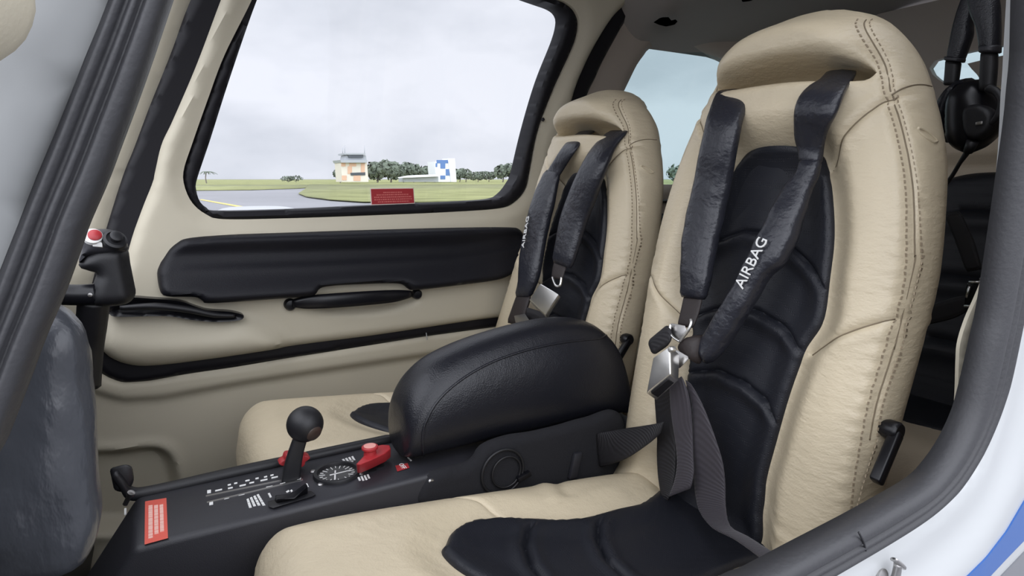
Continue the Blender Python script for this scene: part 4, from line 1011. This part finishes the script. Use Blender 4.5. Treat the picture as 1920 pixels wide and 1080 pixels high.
# padded armrest lid
def arm_lid():
    # stations along X: lower z, top z, near/far half widths
    st_ = [(.272, -.397, -.345, .036), (.277, -.398, -.318, .050), (.292, -.400, -.290, .057), (.32, -.400, -.266, .060), (.36, -.400, -.250, .062), (.42, -.400, -.237, .063), (.50, -.402, -.227, .064), (.56, -.404, -.227, .064), (.605, -.405, -.236, .064), (.635, -.405, -.255, .063), (.655, -.405, -.280, .062), (.668, -.405, -.330, .060), (.672, -.405, -.36, .055)]
    A = catmull(st_, False, 5); n = 40; V = []; F = []
    for X, z0, z1, hw in A:
        hgt = z1 - z0
        for k in range(n):
            a = -pi / 2 + 2 * pi * k / n; c, s = cos(a), sin(a)
            pw = 2.7
            yy = np.sign(c) * abs(c) ** (2 / pw); zz = np.sign(s) * abs(s) ** (2 / pw)
            tap = 1 - .14 * sst(np.array([zz]), -.3, 1.0)[0] 
            V.append((X, .822 + hw * yy * tap, z0 + hgt * (zz + 1) / 2))
    m = len(A)
    for i in range(m - 1):
        for k in range(n):
            j = (k + 1) % n; F.append((i * n + k, i * n + j, (i + 1) * n + j, (i + 1) * n + k))
    F.append(tuple(range(n))[::-1]); F.append(tuple((m - 1) * n + k for k in range(n)))
    return V, F
V, F = arm_lid()
bm = bmesh.new(); me0 = mesh(V, F); bm.from_mesh(me0)
lid_ = put('armrest_lid', bm_mesh(bm), BLACKL, con)
# seam: projected on the lid along the sight lines
bv = BVHTree.FromPolygons([Vector(v) for v in V], [f for f in F])
seam_px = [(794, 858), (792, 830), (794, 806), (800, 788), (815, 760), (840, 732), (880, 702), (930, 676), (990, 656), (1050, 643), (1100, 637), (1128, 634), (1140, 626)]
sp = []
for x, y in catmull(seam_px, False, 5):
    h_ = bv.ray_cast(Vector((0, 0, 0)), Vector(ray(x, y)).normalized())
    if h_[0] is not None: sp.append(np.array(h_[0]))
if len(sp) > 6:
    sp = np.array(sp); tube('lid_seam', BLACKL, sp, .0020, lid_, 8, 1)
    nrm = np.array([0, -.55, .83])
    tube('lid_seam', BLACKL, sp + np.array([.001, -.0005, -.005]), .0012, lid_, 8, 1)
# near side panel of the console: dome, speaker ring, latch, screw
def nf(x, y, off=0.0): return aty(x, y, CY0 - .006 - off)
SIDE_P = [nf(x, y)[[0, 2]] for x, y in ((800, 895), (880, 868), (905, 838), (950, 820), (1000, 812), (1050, 800), (1100, 786), (1165, 778), (1175, 900), (1000, 960), (800, 960))]
sp_ = puff('console_side', CARPET, [tuple(p) for p in SIDE_P], lambda u, v, h: np.stack([u, CY0 - .005 - np.asarray(h), v], 1), lambda u, v, d: .006 + rnd(d, .008), .008, rim=((.006, 0),), parent=con)
cen = nf(943, 885, .008); R_ = .031
tube('speaker_ring', PLASD, [cen + np.array([R_ * 1.12 * cos(a), 0, R_ * 1.12 * sin(a)]) for a in np.linspace(0, 2 * pi, 28)[:-1]], .0022, sp_, 8, 2, True)
c2 = nf(950, 885, .009)
tube('speaker_ring', PLASD, [c2 + np.array([.024 * cos(a), 0, .024 * sin(a)]) for a in np.linspace(0, 2 * pi, 28)[:-1]], .0016, sp_, 8, 2, True)
box('speaker_latch', GLOSSB, nf(982, 893, .012), (.011, 0, .003), (-.001, 0, .004), (0, -.004, 0), sp_, .0015)
box('belt_anchor', PLAS, nf(1078, 872, .010), (.007, 0, .0), (.005, 0, .020), (0, -.004, 0), sp_, .0015)
lathe('console_screw', STEEL, nf(808, 903, .0), (0, -1, 0), [(.0055, -.002), (.0055, .002), (.004, .004), (.002, .0042), (.0016, .002), (.0003, .002)], con, 20)

# ================================================================== REAR SEATS
RX = 1.30; RN = np.array([-cos(radians(12)), 0, sin(radians(12))]); RT = np.array([sin(radians(12)), 0, cos(radians(12))])
def rear_seat(yc, label):
    P0 = np.array([RX, yc, -.45])
    fr = lambda s, t, w: P0 + np.outer(s, [0, -1, 0]) + np.outer(t, RT) + np.outer(w, RN)
    t = thing('passenger_seat', (RX - .15, yc, -.78), label, 'seat', 'rear seats')
    lp = [(.222, -.02), (.230, .2), (.227, .42), (.21, .55), (.14, .63), (0, .66), (-.14, .63), (-.21, .55), (-.227, .42), (-.230, .2), (-.222, -.02)]
    ip = [(.175, -.0), (.18, .2), (.175, .36), (.14, .43), (.07, .465), (0, .475), (-.07, .465), (-.14, .43), (-.175, .36), (-.18, .2), (-.175, 0)]
    bh = lambda s, tt, d: rnd(d, .06, .8) + .02 * np.exp(-((tt - .56) / .06) ** 2) - .015 * sst(.19 - np.abs(s), 0, .04) * (tt < .5)
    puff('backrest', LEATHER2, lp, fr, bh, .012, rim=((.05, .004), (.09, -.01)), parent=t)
    arcs = [.40, .27, .14]
    def ih(s, tt, d):
        h = bh(s, tt, np.full(len(s), .2)) + .014 + rnd(d, .02, .6)
        for a in arcs:
            q = tt - (a - 1.6 * s ** 2); h = h - .007 * np.exp(-(q / .006) ** 2) + .008 * np.exp(-((q + .022) / .02) ** 2)
        return h
    puff('backrest_insert', BLACKP, ip, fr, ih, .010, rim=((.015, 0),), parent=t)
    cf = lambda u, v, h: np.stack([u, v, -.41 - .10 * (np.asarray(u) - 1.0) + np.asarray(h)], 1)
    cl = [(.97, yc), (.975, yc + .18), (1.0, yc + .222), (1.2, yc + .230), (1.33, yc + .227), (1.33, yc - .227), (1.2, yc - .230), (1.0, yc - .222), (.975, yc - .18)]
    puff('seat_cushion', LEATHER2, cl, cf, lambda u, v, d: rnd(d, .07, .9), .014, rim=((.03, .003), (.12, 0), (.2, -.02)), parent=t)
    il = [(1.10, yc - .02), (1.12, yc + .10), (1.16, yc + .16), (1.3, yc + .17), (1.3, yc - .17), (1.16, yc - .16), (1.12, yc - .10)]
    puff('cushion_insert', BLACKP, il, cf, lambda u, v, d: .006 + rnd(d, .015, .6), .012, rim=((.01, 0),), parent=t)
    return t
rear_seat(.59, 'rear seat with wide black insert, behind the nearest front seat at the right')
rear_seat(1.10, 'rear seat on the far side, mostly hidden behind the two front seats')
hb = thing('seat_harness', tuple(atx(1822, 575, 1.20)), 'dark lap harness with small steel clasp on the rear seat at right', 'seat belt')
fx = lambda x, y, X=1.19: atx(x, y, X)
def xstrip(name, m, Lp, Rp, X, th):
    a = np.array([fx(x, y, X) for x, y in Lp]); b = np.array([fx(x, y, X) for x, y in Rp]); C = (a + b) / 2; S = (b - a) / 2
    Nn = np.cross(S, np.gradient(C, axis=0)); Nn /= np.linalg.norm(Nn, axis=1)[:, None]
    return sweep(name, m, C, S, Nn, [th] * len(C), hb, sub=5)
xstrip('shoulder_strap', WEBD, [(1770, 400), (1790, 450), (1812, 510)], [(1800, 395), (1826, 450), (1842, 505)], 1.21, .004)
xstrip('lap_belt', WEBD, [(1735, 575), (1780, 560), (1815, 552)], [(1735, 610), (1785, 598), (1822, 580)], 1.18, .004)
q = [(1812, 530), (1838, 529), (1832, 574), (1808, 575)]
hexa('clasp', GLOSSB, [fx(x, y, 1.165) for x, y in q], [fx(x, y, 1.19) for x, y in q], hb, .004, 3)
tube('clasp_edge', CHROME, [fx(1817, 529, 1.163), fx(1838, 529, 1.163)], .0022, hb, 8, smooth=False)
tube('clasp_edge', CHROME, [fx(1808, 574, 1.163), fx(1828, 574, 1.163)], .0022, hb, 8, smooth=False)
tube('clasp_edge', CHROME, [fx(1818, 537, 1.163), fx(1812, 558, 1.163)], .0022, hb, 8, smooth=False)
hexa('tongue', STEEL, [fx(x, y, 1.17) for x, y in ((1836, 522), (1850, 510), (1851, 528), (1842, 535), (1848, 542), (1838, 545))], [fx(x, y, 1.175) for x, y in ((1836, 522), (1850, 510), (1851, 528), (1842, 535), (1848, 542), (1838, 545))], hb, .001)

# ================================================================== HEADSET, HOOKS
hz = 1.02
hs = thing('headset', tuple(atx(1815, 280, hz)), 'black aviation headset hanging from the ceiling behind the nearest seat', 'headset')
def hx(x, y, dX=0.0): return atx(x, y, hz + dX)
def band(name, m, Lp, Rp, dX, th, parent=hs):
    a = np.array([hx(x, y, q) for (x, y), q in zip(Lp, dX)]); b = np.array([hx(x, y, q) for (x, y), q in zip(Rp, dX)]); C = (a + b) / 2; S = (b - a) / 2
    Nn = np.cross(S, np.gradient(C, axis=0)); Nn /= np.linalg.norm(Nn, axis=1)[:, None]
    return sweep(name, m, C, S, Nn, [th] * len(C), parent, sub=5, ring=18)
band('headband', BLACKL, [(1818, -40), (1815, 0), (1820, 25), (1832, 55), (1838, 95)], [(1850, -60), (1872, -5), (1876, 40), (1876, 70), (1874, 95)], [0] * 5, .012)
band('headband', BLACKL, [(1818, -35), (1800, 10), (1788, 50), (1780, 90), (1777, 110)], [(1848, -30), (1826, 40), (1824, 65), (1814, 95), (1806, 116)], [.05] * 5, .012)
band('band_collar', PLAS, [(1837, 88), (1838, 100)], [(1876, 84), (1875, 100)], [-.002] * 2, .014)
band('band_collar', PLAS, [(1773, 106), (1773, 114)], [(1809, 110), (1806, 118)], [.048] * 2, .014)
band('slider', PLASD, [(1840, 98), (1838, 130), (1836, 170)], [(1871, 98), (1870, 130), (1866, 172)], [0] * 3, .008)
band('slider', PLASD, [(1774, 112), (1772, 140), (1770, 160)], [(1802, 116), (1799, 140), (1796, 160)], [.05] * 3, .008)
def xplane(X): return (lambda u, v, h: np.stack([X - np.asarray(h), u, v], 1))
def hp_(pts, dX=0): return [tuple(hx(x, y, dX)[[1, 2]]) for x, y in pts]
cup = puff('ear_cup', GLOSSB, hp_([(1768, 185), (1785, 160), (1810, 150), (1832, 152), (1850, 175), (1862, 215), (1852, 245), (1832, 268), (1808, 283), (1785, 280), (1768, 262), (1764, 225)]), xplane(hz), lambda u, v, d: .012 + rnd(d, .03, .8), .005, rim=((.012, .002), (.04, -.004)), parent=hs)
puff('ear_cushion', BLACKL, hp_([(1762, 210), (1772, 178), (1796, 156), (1815, 152), (1800, 190), (1780, 235), (1772, 262), (1764, 250)], .03), xplane(hz + .03), lambda u, v, d: .03 + rnd(d, .02, .9), .005, rim=((.02, .004), (.05, 0)), parent=hs)
tube('yoke', PLASD, [hx(1852, 165, -.01), hx(1868, 172, -.012), (hx(1878, 190, -.014)), hx(1872, 215, -.014), hx(1858, 232, -.012)], [.006, .005, .005, .005, .004], hs, 10)
puff('cup_plate', PLASD, hp_([(1800, 205), (1830, 195), (1858, 212), (1852, 242), (1825, 262), (1803, 250)], -.02), xplane(hz - .014), lambda u, v, d: .003 + rnd(d, .006), .004, rim=((.012, 0),), parent=cup)
box('cup_badge', STEEL, hx(1836, 231, -.020), (0, -.0042, .0004), (0, 0, .0022), (-.001, 0, 0), cup, .0006)
tube('cable', PLASD, [hx(1822, 268, -.01), hx(1815, 283, -.005), hx(1800, 305, 0), hx(1785, 330, .01), hx(1768, 352, .02), hx(1740, 380, .03)], [.005, .0045, .003, .003, .003, .003], hs, 8)
tube('cable_boot', PLASD, [hx(1824, 265, -.012), hx(1815, 285, -.006)], [.008, .006], hs, 10, smooth=False)

def ceil_hit(x, y):
    V, F = ceil_pts(); bv_ = BVHTree.FromPolygons([Vector(v) for v in V], F)
    return np.array(bv_.ray_cast(Vector((0, 0, 0)), Vector(ray(x, y)).normalized())[0])
def hook(label, p0, prof, dn=.010):
    o = hexa('coat_hook', GLOSSB, [p * 1.0 for p in prof], [p + np.array([.012, .0, .004]) for p in prof], None, .003, 3)
    return tag(base(o), label, 'hook', 'ceiling hooks')
hk = ceil_hit(1245, 40); kk = hk[1] * .985
hook('black curled hook on the ceiling above the far rear window', hk, [aty(x, y, kk) for x, y in ((1225, 42), (1236, 34), (1247, 34), (1252, 40), (1256, 40), (1260, 38), (1264, 42), (1259, 48), (1248, 50), (1236, 47))])
hk = ceil_hit(1772, 30); kk = hk[1] * .985
hook('black triangular hook on the ceiling beside the hanging headset', hk, [aty(x, y, kk) for x, y in ((1760, 14), (1772, 12), (1782, 13), (1782, 46), (1774, 42), (1766, 32))])
hk = ceil_hit(1395, 2); kk = hk[1] * .985
hook('black hook on the ceiling at the top edge, over the nearest headrest', hk, [aty(x, y, kk) for x, y in ((1386, -8), (1402, -10), (1412, -4), (1404, 3), (1392, 4))])

# ================================================================== OUTSIDE: apron, grass, airfield buildings
def gframe(u, v, h): return np.stack([u, v, GROUND + np.asarray(h)], 1)
ASPH = mat('apron_asphalt', (.24, .24, .25), .85, var=.10, varscale=.06, bump=[('noise', 2, .3)])
GRASS = mat('airfield_grass', (.235, .245, .11), .9, var=.25, varscale=.25, bump=[('noise', 3, 1.0)])
YEL = mat('yellow_line_paint', (.62, .50, .16), .7)
LEAF = mat('dull_green_foliage', (.115, .14, .105), .8, var=.35, varscale=.5)
BARK = mat('grey_bark', (.16, .14, .12), .9)
CREAMW = mat('cream_wall', (.66, .62, .54), .8); ORANGEW = mat('faded_orange_wall', (.62, .40, .28), .8); GREYW = mat('grey_concrete', (.36, .38, .40), .7)
DARKG = mat('dark_window_glass', (.05, .06, .07), .2); BLUEW = mat('blue_wall', (.10, .19, .40), .7); WHITEW = mat('white_wall', (.74, .76, .78), .7); METW = mat('white_metal_roof', (.82, .83, .84), .5)
S_ = 3000.
struct(put('ground', mesh([(-S_, -S_, GROUND), (S_, -S_, GROUND), (S_, S_, GROUND), (-S_, S_, GROUND)], [(0, 1, 2, 3)]), ASPH))
def gp(x, y, h=0.0): return atz(x, y, GROUND + h)
def grass_patch(name, px, lift):
    # ground polygon between the traced near edge and the far horizon
    P = [gp(x, y) for x, y in px]
    o = put(name, mesh([(p[0], p[1], GROUND + lift) for p in P] , [tuple(range(len(P)))]), GRASS)
    bm = bmesh.new(); bm.from_mesh(o.data); r = bmesh.ops.extrude_face_region(bm, geom=list(bm.faces)); bmesh.ops.translate(bm, verts=[v for v in r['geom'] if isinstance(v, bmesh.types.BMVert)], vec=(0, 0, .10)); bmesh.ops.recalc_face_normals(bm, faces=bm.faces); bm.to_mesh(o.data); bm.free()
    return struct(o)
g1 = grass_patch('ground_grass', [(100, 358), (366, 358), (470, 357), (560, 354), (575, 353), (580, 347.5), (100, 347.5)], .05)
g2 = grass_patch('ground_grass', [(570, 358), (560, 365), (575, 371), (620, 377), (680, 381), (790, 382), (960, 376), (1300, 362), (1800, 352), (1800, 347), (580, 347)], .09)
g3 = grass_patch('ground_grass', [(-600, 347), (2600, 347), (3200, 336.6), (-1300, 336.6)], .02)
o = put('yellow_line', mesh(*(lambda P: ([(p[0], p[1], GROUND + .01) for p in P] + [(p[0], p[1], GROUND + .03) for p in P], [(0, 1, 2, 3), (7, 6, 5, 4), (0, 4, 5, 1), (1, 5, 6, 2), (2, 6, 7, 3), (3, 7, 4, 0)]))([gp(374, 375), (gp(378, 374)), gp(475, 391), gp(465, 392)])), YEL, smooth=False)
o['kind'] = 'structure'
# wing tip of this aircraft beyond the far door
wp = [(1.75, -.70), (5.2, -.335), (5.75, -.262), (5.95, -.25)]
wt = sweep('wing', WHITE, [(.72 - .0 * y, y, z) for y, z in wp], [[.62, 0, 0], [.40, 0, 0], [.30, 0, 0], [.16, 0, 0]], [[0, -.1, 1]] * 4, [.06, .03, .02, .01], None, ring=20)
tag(base(wt), 'white wing tip just showing above the lower left window edge', 'wing')

def at_dist(x, y, dist):
    d = ray(x, y); return d * (dist / d[1])
def wallquad(name, m, px, dist, parent, depth):
    A = [at_dist(x, y, dist) for x, y in px]; Bk = [p * 1.0 + np.array([0, depth, 0]) for p in A]
    return hexa(name, m, A, Bk, parent, 0)
DT = 220.
tw = thing('control_tower', tuple(at_dist(664, 337, DT) * np.array([1, 1, 0]) + np.array([0, 0, GROUND])), 'checkered cream and orange airfield tower with grey cab, seen through the door window', 'tower')
wallquad('tower_wall', CREAMW, [(639, 303), (688, 303), (691, 341), (642, 341)], DT, tw, 9)
chk = [(640, 305, 648, 312), (655, 306, 668, 312), (677, 306, 684, 316), (641, 329, 650, 338), (652, 312, 660, 326), (677, 316, 684, 325), (663, 329, 676, 339)]
for a, b, c, d in chk: wallquad('orange_square', ORANGEW, [(a, b), (c, b), (c, d), (a, d)], DT - .15, tw, .2)
wallquad('window_strip', DARKG, [(657, 324), (685, 323), (685, 328.5), (658, 329)], DT - .25, tw, .3)
wallquad('balcony', GREYW, [(638, 300), (689, 300), (688, 305), (640, 305)], DT - 1.5, tw, 11)
cb = wallquad('cab', GREYW, [(649, 291), (686, 291), (688, 302), (646, 302)], DT + .5, tw, 7)
wallquad('cab_window', DARKG, [(653, 290), (681, 290), (681, 295.5), (654, 295.5)], DT - .2, tw, .9)
wallquad('cab_roof', GREYW, [(646, 287), (685, 287), (685.5, 290), (646, 290)], DT - .5, tw, 9)
for x in (642.5, 646.5, 683.5): tube('antenna', GREYW, [at_dist(x, 288, DT + 2), at_dist(x, 273 if x > 643 else 277, DT + 2)], .10, tw, 6, smooth=False)
DBL = 240.
bb = thing('blue_checkered_building', tuple(at_dist(836, 337, DBL) * np.array([1, 1, 0]) + np.array([0, 0, GROUND])), 'blue and white checkered block with pale stair tower beyond the grass', 'building')
wallquad('wall', WHITEW, [(815, 303), (845, 303), (846, 341), (818, 341)], DBL, bb, 8)
for a, b, c, d in ((819, 300, 842, 306), (826, 306, 835, 316), (836, 317, 845, 329), (826, 329, 835, 336), (817, 306, 820, 313)): wallquad('blue_square', BLUEW, [(a, b), (c, b), (c, d), (a, d)], DBL - .2, bb, .3)
wallquad('stair_tower', WHITEW, [(840, 297), (853, 297), (856, 341), (846, 341)], DBL - .6, bb, 6)
sh = thing('hangar_shed', tuple(at_dist(790, 337, 230) * np.array([1, 1, 0]) + np.array([0, 0, GROUND])), 'long low shed with white sloping roof left of the blue building', 'building')
wallquad('wall', GREYW, [(757, 332), (822, 331), (822, 341), (757, 341)], 230, sh, 6)
hexa('roof', METW, [at_dist(x, y, dd) for x, y, dd in ((746, 332.5, 228), (823, 329.5, 228), (815, 327, 238), (765, 329, 238))], [at_dist(x, y, dd) + np.array([0, 0, -.25]) for x, y, dd in ((746, 332.5, 228), (823, 329.5, 228), (815, 327, 238), (765, 329, 238))], sh, 0)

def crown(seed, blobs):
    """leafy crown: many small tilted leaf clumps over overlapping lobes"""
    r = np.random.RandomState(seed); V = []; F = []
    for c, R_ in blobs:
        c = np.array(c); R_ = np.array(R_)
        for _ in range(150):
            d = r.normal(size=3); d /= np.linalg.norm(d); p = c + d * R_ * r.uniform(.62, 1.03)
            a = r.normal(size=3); a /= np.linalg.norm(a); b = np.cross(a, d + .01); b /= max(1e-6, np.linalg.norm(b)); s = R_[2] * r.uniform(.16, .34); k = len(V)
            for j in range(6):
                t = 2 * pi * j / 6; V.append(p + s * r.uniform(.7, 1.2) * (a * cos(t) + b * sin(t)) + d * s * r.uniform(-.3, .3))
            V.append(p + d * s * .5)
            for j in range(6): F.append((k + j, k + (j + 1) % 6, k + 6))
    return V, F
def tree(label, cat_px, dist, seed, spread, group='trees beyond the airfield', name='broadleaf_tree', n=4, trunk=True):
    """cat_px = (left, right, top, base) in the photo frame"""
    l, r, tp, bs = cat_px; r_ = np.random.RandomState(seed)
    pl, pr = at_dist(l, bs, dist), at_dist(r, bs, dist); H = at_dist((l + r) / 2, tp, dist)[2]
    w = np.linalg.norm(pr - pl); c0 = (pl + pr) / 2; ht = H - GROUND
    t = thing(name, (c0[0], c0[1], GROUND), label, 'tree', group)
    ax = (pr - pl) / w; blobs = []
    for i in range(n):
        f = (i + .5) / n - .5; zz = GROUND + ht * (.62 - .25 * abs(f) + r_.uniform(-.06, .06)); rr = ht * .36
        blobs.append((c0 + ax * w * f * .8 + np.array([0, r_.uniform(-1, 1), 0]) + np.array([0, 0, zz]) * np.array([0, 0, 1]) - np.array([0, 0, c0[2]]), (max(w / n * .75, ht * .2), ht * .35, rr)))
    V, F = crown(seed, blobs); put('foliage', mesh(V, F), LEAF, t)
    for i in range(2 if w > ht else 1):
        f = (i - .5) * .4 if w > ht else 0
        tube('trunk', BARK, [(c0[0] + ax[0] * w * f, c0[1], GROUND), (c0[0] + ax[0] * w * f + .3, c0[1], GROUND + ht * .3), (c0[0] + ax[0] * w * f * 1.5, c0[1], GROUND + ht * .65)], [ht * .04, ht * .03, ht * .015], t, 8)
    return t
tree('broad dark tree directly right of the tower, tallest of the clump', (688, 752, 297, 337), 262, 1, 1, n=5)
tree('rounded mid-height tree between the tower tree and the blue building', (742, 790, 303, 337), 270, 2, 1, n=4)
tree('lower tree touching the left side of the blue building', (784, 828, 309, 337), 275, 3, 1, n=4)
tree('small tree just right of the pale stair tower', (853, 882, 316, 337), 280, 4, 1, n=3)
tree('low dark bush tree between the stair tower and the window edge', (880, 932, 320, 337), 290, 5, 1, n=4)
tree('rounded dark tree at the right edge of the door window', (928, 976, 307, 337), 260, 6, 1, n=3)
tree('small lone bush on the horizon left of the tower', (528, 566, 328, 339), 300, 7, 1, n=2)
tree('scrubby bush against the left wall of the tower', (630, 645, 316, 337), 246, 8, 1, n=1)
tree('dark tree seen through the rear window between the seats', (1255, 1300, 303, 340), 180, 9, 1, n=2)
# far palm at the left window edge
pc_ = at_dist(387, 338, 250); pt = at_dist(387, 322, 250)
pm = thing('palm_tree', (pc_[0], pc_[1], GROUND), 'wind-bent palm standing alone at the far left of the door window', 'tree')
tube('trunk', BARK, [(pc_[0], pc_[1], GROUND), (pc_[0] - .2, pc_[1], (GROUND + pt[2]) / 2), pt], [.22, .18, .15], pm, 8)
V = []; F = []
for k in range(11):
    a = 2 * pi * k / 11 + .3; L = 3.2; prev = None
    for j in range(6):
        f = j / 5; p = pt + np.array([cos(a) * L * f + .6 * f, sin(a) * L * f, 1.0 * f - 2.0 * f * f]); wv = .42 * (1 - f * .8); sd = np.array([-sin(a), cos(a), 0]) * wv
        V += [p - sd - np.array([0, 0, .25 * (1 - f)]), p + np.array([0, 0, .05]), p + sd - np.array([0, 0, .25 * (1 - f)])]
        c = len(V) - 3
        if j: F += [(c - 3, c, c + 1, c - 2), (c - 2, c + 1, c + 2, c - 1)]
put('fronds', mesh(V, F), LEAF, pm)
